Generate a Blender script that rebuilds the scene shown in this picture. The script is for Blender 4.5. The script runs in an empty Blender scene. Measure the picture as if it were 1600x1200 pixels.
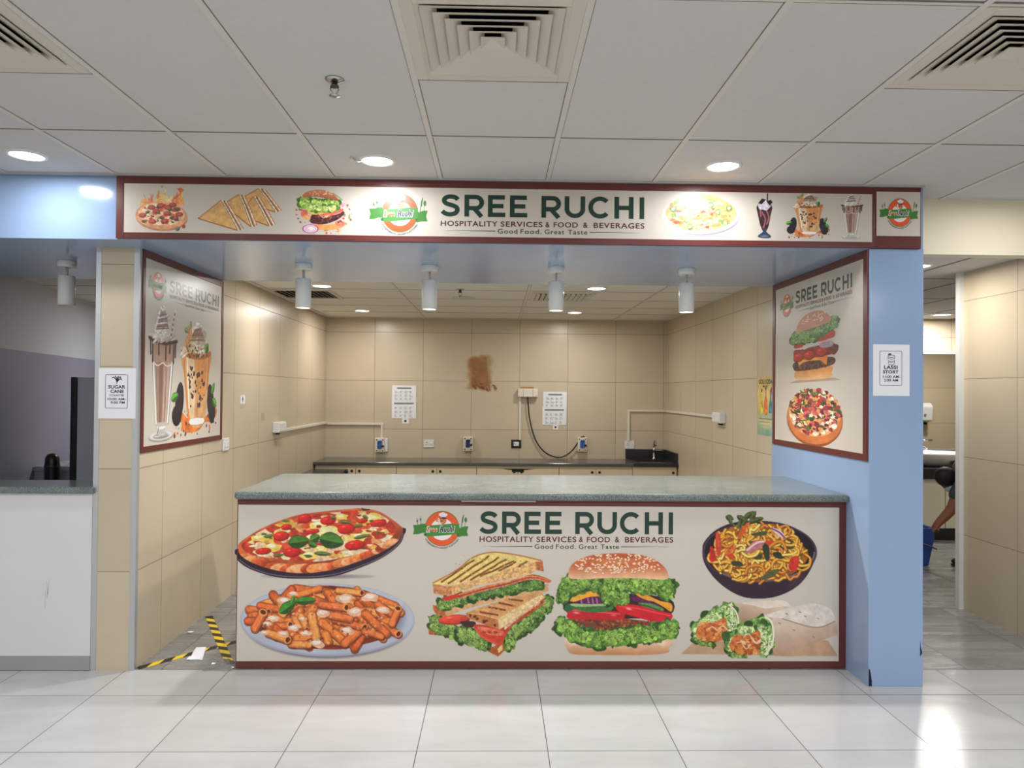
import bpy, math, random
import numpy as np
from mathutils import Vector, Matrix

# ------------------------------------------------------------------ camera, world, exposure
SC = bpy.context.scene
COL = SC.collection
cam_data = bpy.data.cameras.new('camera')
cam_data.sensor_fit = 'HORIZONTAL'
cam_data.sensor_width = 36.0
cam_data.lens = 1109.46 / 1600.0 * 36.0
cam_data.clip_start = 0.05
cam = bpy.data.objects.new('camera', cam_data)
COL.objects.link(cam)
_yaw, _pitch, _roll = 0.0221, 0.0114, 0.0085
_r = Vector((math.cos(_yaw), -math.sin(_yaw), 0)); _f = Vector((math.sin(_yaw), math.cos(_yaw), 0)); _u = Vector((0, 0, 1))
_fw = _f * math.cos(_pitch) + _u * math.sin(_pitch); _up = -_f * math.sin(_pitch) + _u * math.cos(_pitch)
_rt = _r * math.cos(_roll) + _up * math.sin(_roll); _up = -_r * math.sin(_roll) + _up * math.cos(_roll)
cam.matrix_world = Matrix(((_rt.x, _up.x, -_fw.x, 0), (_rt.y, _up.y, -_fw.y, 0), (_rt.z, _up.z, -_fw.z, 1.6444), (0, 0, 0, 1)))
SC.camera = cam
world = bpy.data.worlds.new('world'); SC.world = world
world.use_nodes = True
world.node_tree.nodes['Background'].inputs[0].default_value = (0.9, 0.95, 1.0, 1)
world.node_tree.nodes['Background'].inputs[1].default_value = 0.02
SC.view_settings.view_transform = 'Standard'
SC.view_settings.look = 'None'
SC.view_settings.gamma = 1.0
SC.view_settings.use_curve_mapping = False
SC.view_settings.exposure = 0.0
HALL_W, KITCHEN_W, SPOT_W, CORR_W, WASH_W = 12.0, 14.0, 13.0, 16.0, 36.0

# ------------------------------------------------------------------ heights and planes of the place (metres)
ZC, ZK, ZR, ZS = 2.836, 2.55, 2.60, 2.475       # hall ceiling, kitchen ceiling, corridor ceiling, soffit
YT = 4.22                                        # threshold between the hall tiles and the shops
XL, XR, YB = -2.105, 2.13, 8.84                  # kitchen walls

# ------------------------------------------------------------------ materials
def lin(c):
    c = np.asarray(c, float) / 255.0
    return np.where(c <= 0.04045, c / 12.92, ((c + 0.055) / 1.055) ** 2.4)

MATS = {}
def new_mat(name):
    m = bpy.data.materials.new(name); m.use_nodes = True
    nt = m.node_tree
    return m, nt, nt.nodes['Principled BSDF']

def P(name, rgb, rough=0.5, metal=0.0, spec=0.5, bump=0.0, bscale=40.0, var=0.0, vscale=3.0, coat=0.0):
    """plain surface: sRGB colour, optional soft colour variation and bump"""
    if name in MATS: return MATS[name]
    m, nt, b = new_mat(name)
    c = list(lin(rgb)) + [1]
    b.inputs['Base Color'].default_value = c
    b.inputs['Roughness'].default_value = rough
    b.inputs['Metallic'].default_value = metal
    b.inputs['Specular IOR Level'].default_value = spec
    b.inputs['Coat Weight'].default_value = coat
    tc = nt.nodes.new('ShaderNodeTexCoord')
    if var:
        n = nt.nodes.new('ShaderNodeTexNoise'); n.inputs['Scale'].default_value = vscale; n.inputs['Detail'].default_value = 4
        nt.links.new(tc.outputs['Object'], n.inputs['Vector'])
        r = nt.nodes.new('ShaderNodeValToRGB')
        r.color_ramp.elements[0].position = 0.3; r.color_ramp.elements[1].position = 0.7
        r.color_ramp.elements[0].color = [x * (1 - var) for x in c[:3]] + [1]
        r.color_ramp.elements[1].color = [min(1, x * (1 + var)) for x in c[:3]] + [1]
        nt.links.new(n.outputs['Fac'], r.inputs['Fac']); nt.links.new(r.outputs['Color'], b.inputs['Base Color'])
    if bump:
        n = nt.nodes.new('ShaderNodeTexNoise'); n.inputs['Scale'].default_value = bscale; n.inputs['Detail'].default_value = 3
        nt.links.new(tc.outputs['Object'], n.inputs['Vector'])
        bp = nt.nodes.new('ShaderNodeBump'); bp.inputs['Strength'].default_value = bump; bp.inputs['Distance'].default_value = 0.01
        nt.links.new(n.outputs['Fac'], bp.inputs['Height']); nt.links.new(bp.outputs['Normal'], b.inputs['Normal'])
    MATS[name] = m
    return m

def emit(name, rgb, strength):
    if name in MATS: return MATS[name]
    m = bpy.data.materials.new(name); m.use_nodes = True; nt = m.node_tree
    for n in list(nt.nodes): nt.nodes.remove(n)
    e = nt.nodes.new('ShaderNodeEmission'); o = nt.nodes.new('ShaderNodeOutputMaterial')
    e.inputs[0].default_value = list(lin(rgb)) + [1]; e.inputs[1].default_value = strength
    nt.links.new(e.outputs[0], o.inputs[0]); MATS[name] = m
    return m

def _math(nt, op, a, b=None):
    n = nt.nodes.new('ShaderNodeMath'); n.operation = op
    for i, v in enumerate((a, b)):
        if v is None: continue
        if isinstance(v, (int, float)): n.inputs[i].default_value = v
        else: nt.links.new(v, n.inputs[i])
    return n.outputs[0]

def grid_mat(name, base, line, ua, uo, up, va, vo, vp, lw=0.004, rough=0.35, tvar=0.05, nscale=(2, 2, 2), namp=0.1, rvar=0.0,
             ulw=None, bump=0.0, spec=0.5, blotch=None):
    """tiles on axes ua, va ('X','Y','Z' of object space); lines at uo + k*up and vo + k*vp"""
    m, nt, b = new_mat(name)
    tc = nt.nodes.new('ShaderNodeTexCoord'); sp = nt.nodes.new('ShaderNodeSeparateXYZ')
    nt.links.new(tc.outputs['Object'], sp.inputs[0])
    cells, dist = [], []
    for ax, o, p, w in ((ua, uo, up, ulw or lw), (va, vo, vp, lw)):
        t = _math(nt, 'DIVIDE', _math(nt, 'SUBTRACT', sp.outputs[ax], o), p)
        cells.append(_math(nt, 'FLOOR', t))
        fr = _math(nt, 'FRACT', t)
        d = _math(nt, 'MULTIPLY', _math(nt, 'MINIMUM', fr, _math(nt, 'SUBTRACT', 1.0, fr)), p)
        dist.append(_math(nt, 'LESS_THAN', d, w / 2))
    ln = _math(nt, 'MAXIMUM', dist[0], dist[1])
    wn = nt.nodes.new('ShaderNodeTexWhiteNoise'); wn.noise_dimensions = '2D'
    cv = nt.nodes.new('ShaderNodeCombineXYZ'); nt.links.new(cells[0], cv.inputs[0]); nt.links.new(cells[1], cv.inputs[1])
    nt.links.new(cv.outputs[0], wn.inputs['Vector'])
    # cloudy pattern inside the tile, shifted from tile to tile
    mp = nt.nodes.new('ShaderNodeMapping'); mp.inputs['Scale'].default_value = nscale
    off = nt.nodes.new('ShaderNodeVectorMath'); off.operation = 'SCALE'; off.inputs[3].default_value = 7.0
    nt.links.new(wn.outputs['Color'], off.inputs[0])
    ad = nt.nodes.new('ShaderNodeVectorMath'); nt.links.new(tc.outputs['Object'], ad.inputs[0]); nt.links.new(off.outputs[0], ad.inputs[1])
    nt.links.new(ad.outputs[0], mp.inputs[0])
    no = nt.nodes.new('ShaderNodeTexNoise'); no.inputs['Scale'].default_value = 1.0; no.inputs['Detail'].default_value = 6; no.inputs['Roughness'].default_value = 0.6
    no.inputs['Distortion'].default_value = 0.6
    nt.links.new(mp.outputs[0], no.inputs['Vector'])
    f = _math(nt, 'ADD', _math(nt, 'MULTIPLY', _math(nt, 'SUBTRACT', wn.outputs['Value'], 0.5), 2 * tvar),
              _math(nt, 'MULTIPLY', _math(nt, 'SUBTRACT', no.outputs['Fac'], 0.5), 2 * namp * 2))
    f = _math(nt, 'ADD', f, 1.0)
    vm = nt.nodes.new('ShaderNodeVectorMath'); vm.operation = 'SCALE'; vm.inputs[0].default_value = list(lin(base))
    nt.links.new(f, vm.inputs[3])
    mx = nt.nodes.new('ShaderNodeMix'); mx.data_type = 'RGBA'
    nt.links.new(ln, mx.inputs['Factor']); nt.links.new(vm.outputs[0], mx.inputs[6]); mx.inputs[7].default_value = list(lin(line)) + [1]
    nt.links.new(mx.outputs[2], b.inputs['Base Color'])
    b.inputs['Specular IOR Level'].default_value = spec
    rr = _math(nt, 'ADD', _math(nt, 'MULTIPLY', _math(nt, 'SUBTRACT', no.outputs['Fac'], 0.5), rvar), rough)
    rr = _math(nt, 'MAXIMUM', rr, _math(nt, 'MULTIPLY', ln, 0.7))
    nt.links.new(rr, b.inputs['Roughness'])
    bp = nt.nodes.new('ShaderNodeBump'); bp.inputs['Strength'].default_value = 0.6; bp.inputs['Distance'].default_value = 0.002; bp.invert = True
    nt.links.new(ln, bp.inputs['Height'])
    if bump:
        n2 = nt.nodes.new('ShaderNodeTexNoise'); n2.inputs['Scale'].default_value = 3.0
        nt.links.new(tc.outputs['Object'], n2.inputs['Vector'])
        b2 = nt.nodes.new('ShaderNodeBump'); b2.inputs['Strength'].default_value = bump; b2.inputs['Distance'].default_value = 0.02
        nt.links.new(n2.outputs['Fac'], b2.inputs['Height']); nt.links.new(b2.outputs['Normal'], bp.inputs['Normal'])
    nt.links.new(bp.outputs['Normal'], b.inputs['Normal'])
    MATS[name] = m
    return m

def granite(name, a, c, rough=0.16, scale=260):
    m, nt, b = new_mat(name)
    tc = nt.nodes.new('ShaderNodeTexCoord')
    n = nt.nodes.new('ShaderNodeTexNoise'); n.inputs['Scale'].default_value = scale; n.inputs['Detail'].default_value = 2
    n2 = nt.nodes.new('ShaderNodeTexNoise'); n2.inputs['Scale'].default_value = 9; n2.inputs['Detail'].default_value = 5
    for q in (n, n2): nt.links.new(tc.outputs['Object'], q.inputs['Vector'])
    f = _math(nt, 'ADD', _math(nt, 'MULTIPLY', n.outputs['Fac'], 0.88), _math(nt, 'MULTIPLY', n2.outputs['Fac'], 0.12))
    r = nt.nodes.new('ShaderNodeValToRGB'); r.color_ramp.elements[0].position = 0.4; r.color_ramp.elements[1].position = 0.62
    r.color_ramp.elements[0].color = list(lin(a)) + [1]; r.color_ramp.elements[1].color = list(lin(c)) + [1]
    nt.links.new(f, r.inputs['Fac']); nt.links.new(r.outputs['Color'], b.inputs['Base Color'])
    b.inputs['Roughness'].default_value = rough
    MATS[name] = m
    return m

def print_mat():
    """ink printed on glossy vinyl: the colours are stored on the printed mesh"""
    if 'printed_vinyl' in MATS: return MATS['printed_vinyl']
    m, nt, b = new_mat('printed_vinyl')
    a = nt.nodes.new('ShaderNodeAttribute'); a.attribute_name = 'ink'
    nt.links.new(a.outputs['Color'], b.inputs['Base Color'])
    b.inputs['Roughness'].default_value = 0.32
    MATS['printed_vinyl'] = m
    return m

# ------------------------------------------------------------------ mesh building
class MB:
    def __init__(s): s.v, s.f, s.mi, s.cur, s.sm = [], [], [], 0, []
    def mat(s, i): s.cur = i; return s
    def add(s, vs, fs, smooth=False):
        n = len(s.v); s.v += [tuple(map(float, p)) for p in vs]
        for f in fs: s.f.append(tuple(n + i for i in f)); s.mi.append(s.cur); s.sm.append(smooth)
        return s
    def box(s, x0, x1, y0, y1, z0, z1):
        return s.add([(x0, y0, z0), (x1, y0, z0), (x1, y1, z0), (x0, y1, z0), (x0, y0, z1), (x1, y0, z1), (x1, y1, z1), (x0, y1, z1)],
                     [(0, 3, 2, 1), (4, 5, 6, 7), (0, 1, 5, 4), (1, 2, 6, 5), (2, 3, 7, 6), (3, 0, 4, 7)])
    def lathe(s, c, prof, n=32, axis='Z', cap=True, arc=None):
        """prof: list of (radius, height) from c along the axis"""
        vs, fs = [], []
        for r, h in prof:
            for k in range(n):
                a = 2 * math.pi * k / n
                p = (r * math.cos(a), r * math.sin(a), h)
                if axis == 'X': p = (h, p[0], p[1])
                if axis == 'Y': p = (p[0], h, p[1])
                vs.append((c[0] + p[0], c[1] + p[1], c[2] + p[2]))
        for j in range(len(prof) - 1):
            for k in range(n):
                fs.append((j * n + k, j * n + (k + 1) % n, (j + 1) * n + (k + 1) % n, (j + 1) * n + k))
        s.add(vs, fs, True)
        if cap:
            m = len(s.v) - len(vs)
            for base in (0, (len(prof) - 1) * n):
                s.f.append(tuple(m + base + k for k in range(n))); s.mi.append(s.cur); s.sm.append(False)
        return s
    def tube(s, pts, r, n=8, cap=True):
        pts = [Vector(p) for p in pts]; vs, fs = [], []
        rs = r if isinstance(r, (list, tuple)) else [r] * len(pts)
        prev = None
        for i, p in enumerate(pts):
            t = (pts[min(i + 1, len(pts) - 1)] - pts[max(i - 1, 0)]).normalized()
            if prev is None:
                a = Vector((0, 0, 1)) if abs(t.z) < 0.9 else Vector((1, 0, 0))
                u = t.cross(a).normalized()
            else:
                u = (prev - t * prev.dot(t)).normalized()
            prev = u; w = t.cross(u)
            for k in range(n):
                q = 2 * math.pi * k / n
                vs.append(p + (u * math.cos(q) + w * math.sin(q)) * rs[i])
        for i in range(len(pts) - 1):
            for k in range(n):
                fs.append((i * n + k, i * n + (k + 1) % n, (i + 1) * n + (k + 1) % n, (i + 1) * n + k))
        s.add(vs, fs, True)
        if cap:
            m = len(s.v) - len(vs)
            for base in (0, (len(pts) - 1) * n):
                s.f.append(tuple(m + base + k for k in range(n))); s.mi.append(s.cur); s.sm.append(False)
        return s
    def ellipsoid(s, c, r, nu=20, nv=12, rot=None):
        vs, fs = [], []
        R = rot or Matrix.Identity(3)
        for j in range(nv + 1):
            th = math.pi * j / nv
            for k in range(nu):
                a = 2 * math.pi * k / nu
                p = R @ Vector((r[0] * math.sin(th) * math.cos(a), r[1] * math.sin(th) * math.sin(a), r[2] * math.cos(th)))
                vs.append((c[0] + p.x, c[1] + p.y, c[2] + p.z))
        for j in range(nv):
            for k in range(nu):
                fs.append((j * nu + k, (j + 1) * nu + k, (j + 1) * nu + (k + 1) % nu, j * nu + (k + 1) % nu))
        return s.add(vs, fs, True)
    def prism(s, poly, o, ax, ay, nrm, h):
        """extrude a 2D polygon placed at o with axes ax, ay by h along nrm"""
        o, ax, ay, nrm = map(Vector, (o, ax, ay, nrm)); n = len(poly)
        a = [o + ax * x + ay * y for x, y in poly]; b = [p + nrm * h for p in a]
        return s.add(a + b, [tuple(range(n))[::-1], tuple(range(n, 2 * n))] + [(i, (i + 1) % n, n + (i + 1) % n, n + i) for i in range(n)])

def wloc(o):
    l = Vector((0, 0, 0))
    while o is not None: l += o.location; o = o.parent
    return l

def build(name, mb, mats, parent=None, bevel=0.0, seg=2, loc=None, fix=True):
    me = bpy.data.meshes.new(name)
    base = wloc(parent) if parent else Vector((0, 0, 0))
    if loc is not None: base = base + (Vector(loc) - base)
    me.from_pydata([(x - base.x, y - base.y, z - base.z) for x, y, z in mb.v], [], mb.f)
    for m in (mats if isinstance(mats, (list, tuple)) else [mats]): me.materials.append(m)
    me.polygons.foreach_set('material_index', mb.mi); me.polygons.foreach_set('use_smooth', mb.sm)
    me.validate(); me.update()
    if fix:
        import bmesh
        bm = bmesh.new(); bm.from_mesh(me); bmesh.ops.recalc_face_normals(bm, faces=bm.faces); bm.to_mesh(me); bm.free()
    o = bpy.data.objects.new(name, me); COL.objects.link(o)
    if parent:
        o.parent = parent
        if loc is not None: o.location = Vector(loc) - wloc(parent)
    elif loc is not None: o.location = loc
    if bevel:
        b = o.modifiers.new('bevel', 'BEVEL'); b.width = bevel; b.segments = seg; b.limit_method = 'ANGLE'; b.angle_limit = math.radians(40)
    return o

def tag(o, label, cat, group=None, kind=None):
    o['label'] = label; o['category'] = cat
    if group: o['group'] = group
    if kind: o['kind'] = kind
    return o

def thing(name, label, cat, loc=(0, 0, 0), group=None):
    o = bpy.data.objects.new(name, None); COL.objects.link(o)
    o.location = loc; o.empty_display_size = 0.1
    return tag(o, label, cat, group)

def solo(name, mb, mats, label, cat, loc, group=None, bevel=0.0, kind=None):
    return tag(build(name, mb, mats, None, bevel, loc=loc), label, cat, group, kind)

def struct(name, mb, mats, label=None, bevel=0.0):
    o = build(name, mb, mats, None, bevel)
    o['kind'] = 'structure'
    if label: o['label'] = label; o['category'] = name.split('_')[0]
    return o

def copy_tree(o, loc=None, label=None, parent=None):
    c = o.copy(); COL.objects.link(c)
    if parent: c.parent = parent
    if loc is not None: c.location = loc
    if label: c['label'] = label
    for ch in list(o.children): copy_tree(ch, None, None, c)
    return c

def box(name, b, mats, parent=None, bevel=0.0): return build(name, MB().box(*b), mats, parent, bevel)

class Frame:
    """a flat sheet standing in the room: origin, right, up and outward directions"""
    def __init__(s, o, ax, ay, n): s.o, s.ax, s.ay, s.n = map(Vector, (o, ax, ay, n))
    def p(s, x, y, d=0.0): return s.o + s.ax * x + s.ay * y + s.n * d

def frame_box(mb, fr, x0, x1, y0, y1, d0, d1):
    a = [fr.p(x, y, d) for d in (d0, d1) for x, y in ((x0, y0), (x1, y0), (x1, y1), (x0, y1))]
    return mb.add(a, [(0, 3, 2, 1), (4, 5, 6, 7), (0, 1, 5, 4), (1, 2, 6, 5), (2, 3, 7, 6), (3, 0, 4, 7)])

def border(mb, fr, x0, x1, y0, y1, l, r, b, t, d0, d1):
    """four mitre-less rails around a panel; l, r, b, t are their widths"""
    frame_box(mb, fr, x0, x0 + l, y0, y1, d0, d1); frame_box(mb, fr, x1 - r, x1, y0, y1, d0, d1)
    frame_box(mb, fr, x0 + l, x1 - r, y0, y0 + b, d0, d1); frame_box(mb, fr, x0 + l, x1 - r, y1 - t, y1, d0, d1)
    return mb

# ------------------------------------------------------------------ lettering
def text_verts(body, bold=0.0, shear=0.0, space=1.0):
    cu = bpy.data.curves.new('lettering', 'FONT'); cu.body = body; cu.size = 1.0
    cu.offset = bold; cu.shear = shear; cu.space_character = space; cu.resolution_u = 6
    o = bpy.data.objects.new('lettering', cu); COL.objects.link(o)
    dg = bpy.context.evaluated_depsgraph_get(); dg.update()
    me = bpy.data.meshes.new_from_object(o.evaluated_get(dg))
    v = [tuple(p.co[:2]) for p in me.vertices]; f = [tuple(p.vertices) for p in me.polygons]
    bpy.data.objects.remove(o); bpy.data.meshes.remove(me); bpy.data.curves.remove(cu)
    return v, f

def fit(v, x0, x1, y0, y1):
    a = np.array(v); lo, hi = a.min(0), a.max(0)
    s = (np.array((x1, y1)) - (x0, y0)) / np.maximum(hi - lo, 1e-9)
    return ((a - lo) * s + (x0, y0)).tolist()

def lettering(mb, fr, body, x0, x1, y0, y1, d, bold=0.0, shear=0.0, space=1.0):
    v, f = text_verts(body, bold, shear, space)
    return mb.add([fr.p(x, y, d) for x, y in fit(v, x0, x1, y0, y1)], f)

def strip2d(pts, w):
    """a brush stroke of even width as a band of quads"""
    P_ = np.array(pts, float); t = np.gradient(P_, axis=0); t /= np.linalg.norm(t, axis=1)[:, None] + 1e-12
    n = np.stack([-t[:, 1], t[:, 0]], 1) * (np.asarray(w).reshape(-1, 1) / 2)
    v = np.concatenate([P_ + n, P_ - n]).tolist(); k = len(P_)
    return v, [(i, i + 1, k + i + 1, k + i) for i in range(k - 1)]

def crom(P_, n=8, closed=True):
    P_ = np.array(P_, float); N = len(P_); out = []
    for i in range(N if closed else N - 1):
        if closed: a, b, c, d = P_[(i - 1) % N], P_[i], P_[(i + 1) % N], P_[(i + 2) % N]
        else: a, b, c, d = P_[max(i - 1, 0)], P_[i], P_[i + 1], P_[min(i + 2, N - 1)]
        for t in np.arange(n) / n:
            out.append(0.5 * ((2 * b) + (c - a) * t + (2 * a - 5 * b + 4 * c - d) * t * t + (3 * b - a - 3 * c + d) * t ** 3))
    if not closed: out.append(P_[-1])
    return np.array(out)

def arc(cx, cy, rx, ry, a0, a1, n=24):
    a = np.radians(np.linspace(a0, a1, n))
    return [(cx + rx * math.cos(t), cy + ry * math.sin(t)) for t in a]

GLYPH = {  # geometric capitals, cap height 1
    'S': [crom([(.72, .77), (.63, .86), (.48, .905), (.31, .895), (.18, .83), (.14, .72), (.2, .61), (.36, .545), (.52, .495), (.66, .42), (.7, .29), (.63, .165), (.47, .1), (.3, .1), (.16, .155), (.06, .24)], 5, False)],
    'R': [[(.1, 0), (.1, 1)], [(.1, .9), (.45, .9)] + arc(.48, .645, .255, .255, 88, -88) + [(.45, .39), (.1, .39)], [(.42, .38), (.73, 0)]],
    'E': [[(.1, 0), (.1, 1)], [(.1, .9), (.72, .9)], [(.1, .5), (.66, .5)], [(.1, .1), (.74, .1)]],
    'U': [[(.1, 1), (.1, .45)] + arc(.44, .42, .34, .32, 180, 360) + [(.78, .45), (.78, 1)]],
    'C': [arc(.5, .5, .4, .405, 42, 318, 40)],
    'H': [[(.1, 0), (.1, 1)], [(.72, 0), (.72, 1)], [(.1, .5), (.72, .5)]],
    'I': [[(.11, 0), (.11, 1)]],
}
TITLE = (('S', 0.0), ('R', 1.0), ('E', 2.0), ('E', 2.935), ('R', 4.28), ('U', 5.27), ('C', 6.28), ('H', 7.4), ('I', 8.47))
def title(mb, fr, x0, x1, y0, y1, d, part):
    sx, sy = (x1 - x0) / 8.69, y1 - y0
    for k, (ch, off) in enumerate(part):
        for j, st in enumerate(GLYPH[ch]):
            v, f = strip2d(st, 0.2)
            mb.add([fr.p(x0 + (x + off) * sx, y0 + y * sy, d + 1e-5 * j) for x, y in v], f)
    return mb

def brand_block(parent, fr, x0, x1, yt0, yt1, yh0, yh1, yg0, yg1, gx0, gx1, d, green, maroon):
    """the shop's title, its second line and the tag line between two fading rules"""
    for part in (TITLE[:4], TITLE[4:]): build('title_lettering', title(MB(), fr, x0, x1, yt0, yt1, d, part), green, parent, fix=False)
    w = x1 - x0
    mb = MB()
    for s, a, b in (('HOSPITALITY', 0, .278), ('SERVICES', .293, .498), ('&', .513, .533), ('FOOD', .553, .672), ('&', .698, .721), ('BEVERAGES', .75, 1)):
        lettering(mb, fr, s, x0 + a * w, x0 + b * w, yh0, yh1, d, 0.018, 0, 1.12)
    build('subtitle_lettering', mb, maroon, parent, fix=False)
    mb = MB()
    gw = gx1 - gx0
    for s, a, b, lo in (('Good', 0, .218, 0), ('Food.', .252, .488, 0), ('Great', .523, .742, 0), ('Taste', .782, 1, 0)):
        lettering(mb, fr, s, gx0 + a * gw, gx0 + b * gw, yg0, yg1, d, 0.008, 0, 1.15)
    build('tagline_lettering', mb, green, parent, fix=False)
    ym = (yg0 + yg1) / 2; h = (yg1 - yg0) * 0.09
    for a, b in ((gx0 - w * .012, gx0 - w * .26), (gx1 + w * .012, gx1 + w * .26)):
        mb = MB().add([fr.p(a, ym - h, d), fr.p(b, ym - h * .1, d), fr.p(b, ym + h * .1, d), fr.p(a, ym + h, d)], [(0, 1, 2, 3)])
        build('tagline_rule', mb, green, parent, fix=False)
# ------------------------------------------------------------------ a small painter for the printed pictures
def vn(X, Y, sc, seed):
    x, y = X / sc, Y / sc
    i, j = np.floor(x).astype(np.int64), np.floor(y).astype(np.int64)
    fx, fy = x - i, y - j
    fx, fy = fx * fx * (3 - 2 * fx), fy * fy * (3 - 2 * fy)
    def h(a, b):
        n = (a * 374761393 + b * 668265263 + seed * 974711) & 0x7fffffff
        n = ((n ^ (n >> 13)) * 1274126177) & 0x7fffffff
        return ((n ^ (n >> 16)) & 0xffff) / 65535.0
    return (h(i, j) * (1 - fx) + h(i + 1, j) * fx) * (1 - fy) + (h(i, j + 1) * (1 - fx) + h(i + 1, j + 1) * fx) * fy

class Pic:
    """canvas in its own units, y downward; n cells per unit; starts as bare banner vinyl"""
    def __init__(s, x0, y0, x1, y1, n, bg, seed=1):
        s.r = np.random.RandomState(seed); s.n = n; s.x0, s.y0 = x0, y0; s.seed = seed
        s.W, s.H = int((x1 - x0) * n) + 1, int((y1 - y0) * n) + 1
        s.C = np.ones((s.H, s.W, 3)) * np.array(bg, float); s.A = np.zeros((s.H, s.W)); s.clip = None; s.ops = 0
    def win(s, a, b, c, d, m=2):
        i0, i1 = max(0, int((a - s.x0) * s.n) - m), min(s.W, int((c - s.x0) * s.n) + m + 1)
        j0, j1 = max(0, int((b - s.y0) * s.n) - m), min(s.H, int((d - s.y0) * s.n) + m + 1)
        if i1 <= i0 or j1 <= j0: return None
        X, Y = np.meshgrid(s.x0 + np.arange(i0, i1) / s.n, s.y0 + np.arange(j0, j1) / s.n)
        return (slice(j0, j1), slice(i0, i1)), X, Y
    def put(s, sl, m, col, alpha=1.0):
        m = m * alpha
        if s.clip is not None: m = m * s.clip[sl]
        col = np.asarray(col, float)
        s.C[sl] = s.C[sl] * (1 - m[..., None]) + np.clip(col, 0, 255) * m[..., None]
        s.A[sl] = np.maximum(s.A[sl], m); s.ops += 1
    def tex(s, X, Y, col, nz, ns):
        c = np.ones(X.shape + (3,)) * np.asarray(col, float)
        if nz:
            q = vn(X, Y, ns, s.seed + s.ops) * .6 + vn(X, Y, ns * .45, s.seed + s.ops + 7) * .4
            c = c * (1 + nz * (q - .5) * 2)[..., None]
        return c
    def mask(s, pts, X, Y):
        P_ = np.asarray(pts, float); tot = np.zeros(X.shape)
        for ox, oy in ((-.25, -.25), (.25, .25), (-.25, .25), (.25, -.25)):
            x, y = X + ox / s.n, Y + oy / s.n; c = np.zeros(X.shape, bool)
            for (ax, ay), (bx, by) in zip(P_, np.roll(P_, -1, 0)):
                if ay == by: continue
                c ^= ((ay > y) != (by > y)) & (x < (bx - ax) * (y - ay) / (by - ay) + ax)
            tot += c
        return tot / 4
    def poly(s, pts, col, sm=0, nz=0, ns=20, g=None, alpha=1.0):
        """g = (x0, y0, x1, y1, colour2): blend towards colour2 along that direction"""
        if sm: pts = crom(pts, sm)
        P_ = np.asarray(pts, float); w = s.win(*P_.min(0), *P_.max(0))
        if w is None: return
        sl, X, Y = w
        c = s.tex(X, Y, col, nz, ns)
        if g:
            dx, dy = g[2] - g[0], g[3] - g[1]
            t = np.clip(((X - g[0]) * dx + (Y - g[1]) * dy) / (dx * dx + dy * dy), 0, 1)[..., None]
            c = c * (1 - t) + s.tex(X, Y, g[4], nz, ns) * t
        s.put(sl, s.mask(P_, X, Y), c, alpha)
    def ell(s, cx, cy, rx, ry, col, rot=0, nz=0, ns=10, sh=0, l=(-.5, -.7), alpha=1.0, soft=None, wob=0):
        R = max(rx, ry) * (1.2 + wob); w = s.win(cx - R, cy - R, cx + R, cy + R)
        if w is None: return
        sl, X, Y = w; a = math.radians(rot); dx, dy = X - cx, Y - cy
        u = (dx * math.cos(a) + dy * math.sin(a)) / rx; v = (-dx * math.sin(a) + dy * math.cos(a)) / ry
        d = np.hypot(u, v)
        if wob: d = d / (1 + wob * 2 * (vn(X, Y, max(rx, ry) * .5, s.seed + s.ops + 3) - .5))
        if soft: m = np.clip((1 - d) / soft, 0, 1); m = m * m * (3 - 2 * m)
        else: m = np.clip((1 - d) * min(rx, ry) * s.n + .5, 0, 1)
        c = s.tex(X, Y, col, nz, ns)
        if sh: c = c * (1 + sh * (u * l[0] + v * l[1]))[..., None]
        s.put(sl, m, c, alpha)
    def ring(s, cx, cy, rx, ry, wd, col, a0=None, a1=None, alpha=1.0):
        R = max(rx, ry) + wd; w = s.win(cx - R, cy - R, cx + R, cy + R)
        if w is None: return
        sl, X, Y = w; d = np.hypot((X - cx) / rx, (Y - cy) / ry); q = min(rx, ry)
        m = np.clip((wd / 2 - np.abs(d - 1) * q) * s.n + .5, 0, 1)
        if a0 is not None:
            t = np.degrees(np.arctan2(Y - cy, X - cx)) % 360; m = m * (((t - a0) % 360) <= (a1 - a0))
        s.put(sl, m, np.ones(X.shape + (3,)) * np.array(col, float), alpha)
    def line(s, pts, w, col, sm=0, rnd=0.0, nz=0, ns=10, alpha=1.0, w1=None):
        """stroke; rnd darkens towards its sides as on something round"""
        P_ = np.asarray(pts, float)
        if sm: P_ = crom(P_, sm, False)
        R = max(w, w1 or 0) / 2 + 1 / s.n; q = s.win(*(P_.min(0) - R), *(P_.max(0) + R))
        if q is None: return
        sl, X, Y = q; D = np.full(X.shape, 1e9); T = np.zeros(X.shape); n = len(P_) - 1
        for k in range(n):
            a, b = P_[k], P_[k + 1]; ab = b - a; L = (ab ** 2).sum() + 1e-9
            t = np.clip(((X - a[0]) * ab[0] + (Y - a[1]) * ab[1]) / L, 0, 1)
            d = np.hypot(X - a[0] - t * ab[0], Y - a[1] - t * ab[1]); c = d < D
            D = np.where(c, d, D); T = np.where(c, (k + t) / n, T)
        r = w / 2 if w1 is None else (w + (w1 - w) * T) / 2
        m = np.clip((r - D) * s.n + .5, 0, 1); c = s.tex(X, Y, col, nz, ns)
        if rnd: c = c * (1 + rnd * .35 - rnd * (D / np.maximum(r, 1e-6)) ** 2)[..., None]
        s.put(sl, m, c, alpha)
    def blob(s, cx, cy, r, col, nz=.15, k=9, jag=.35, sx=1.0, sy=1.0, g=None, alpha=1.0):
        a = np.arange(k) / k * 6.283 + s.r.rand() * 6; q = r * (1 - jag + 2 * jag * s.r.rand(k))
        s.poly(np.stack([cx + np.cos(a) * q * sx, cy + np.sin(a) * q * sy], 1), col, 4, nz, r * .6, g, alpha)
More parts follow.
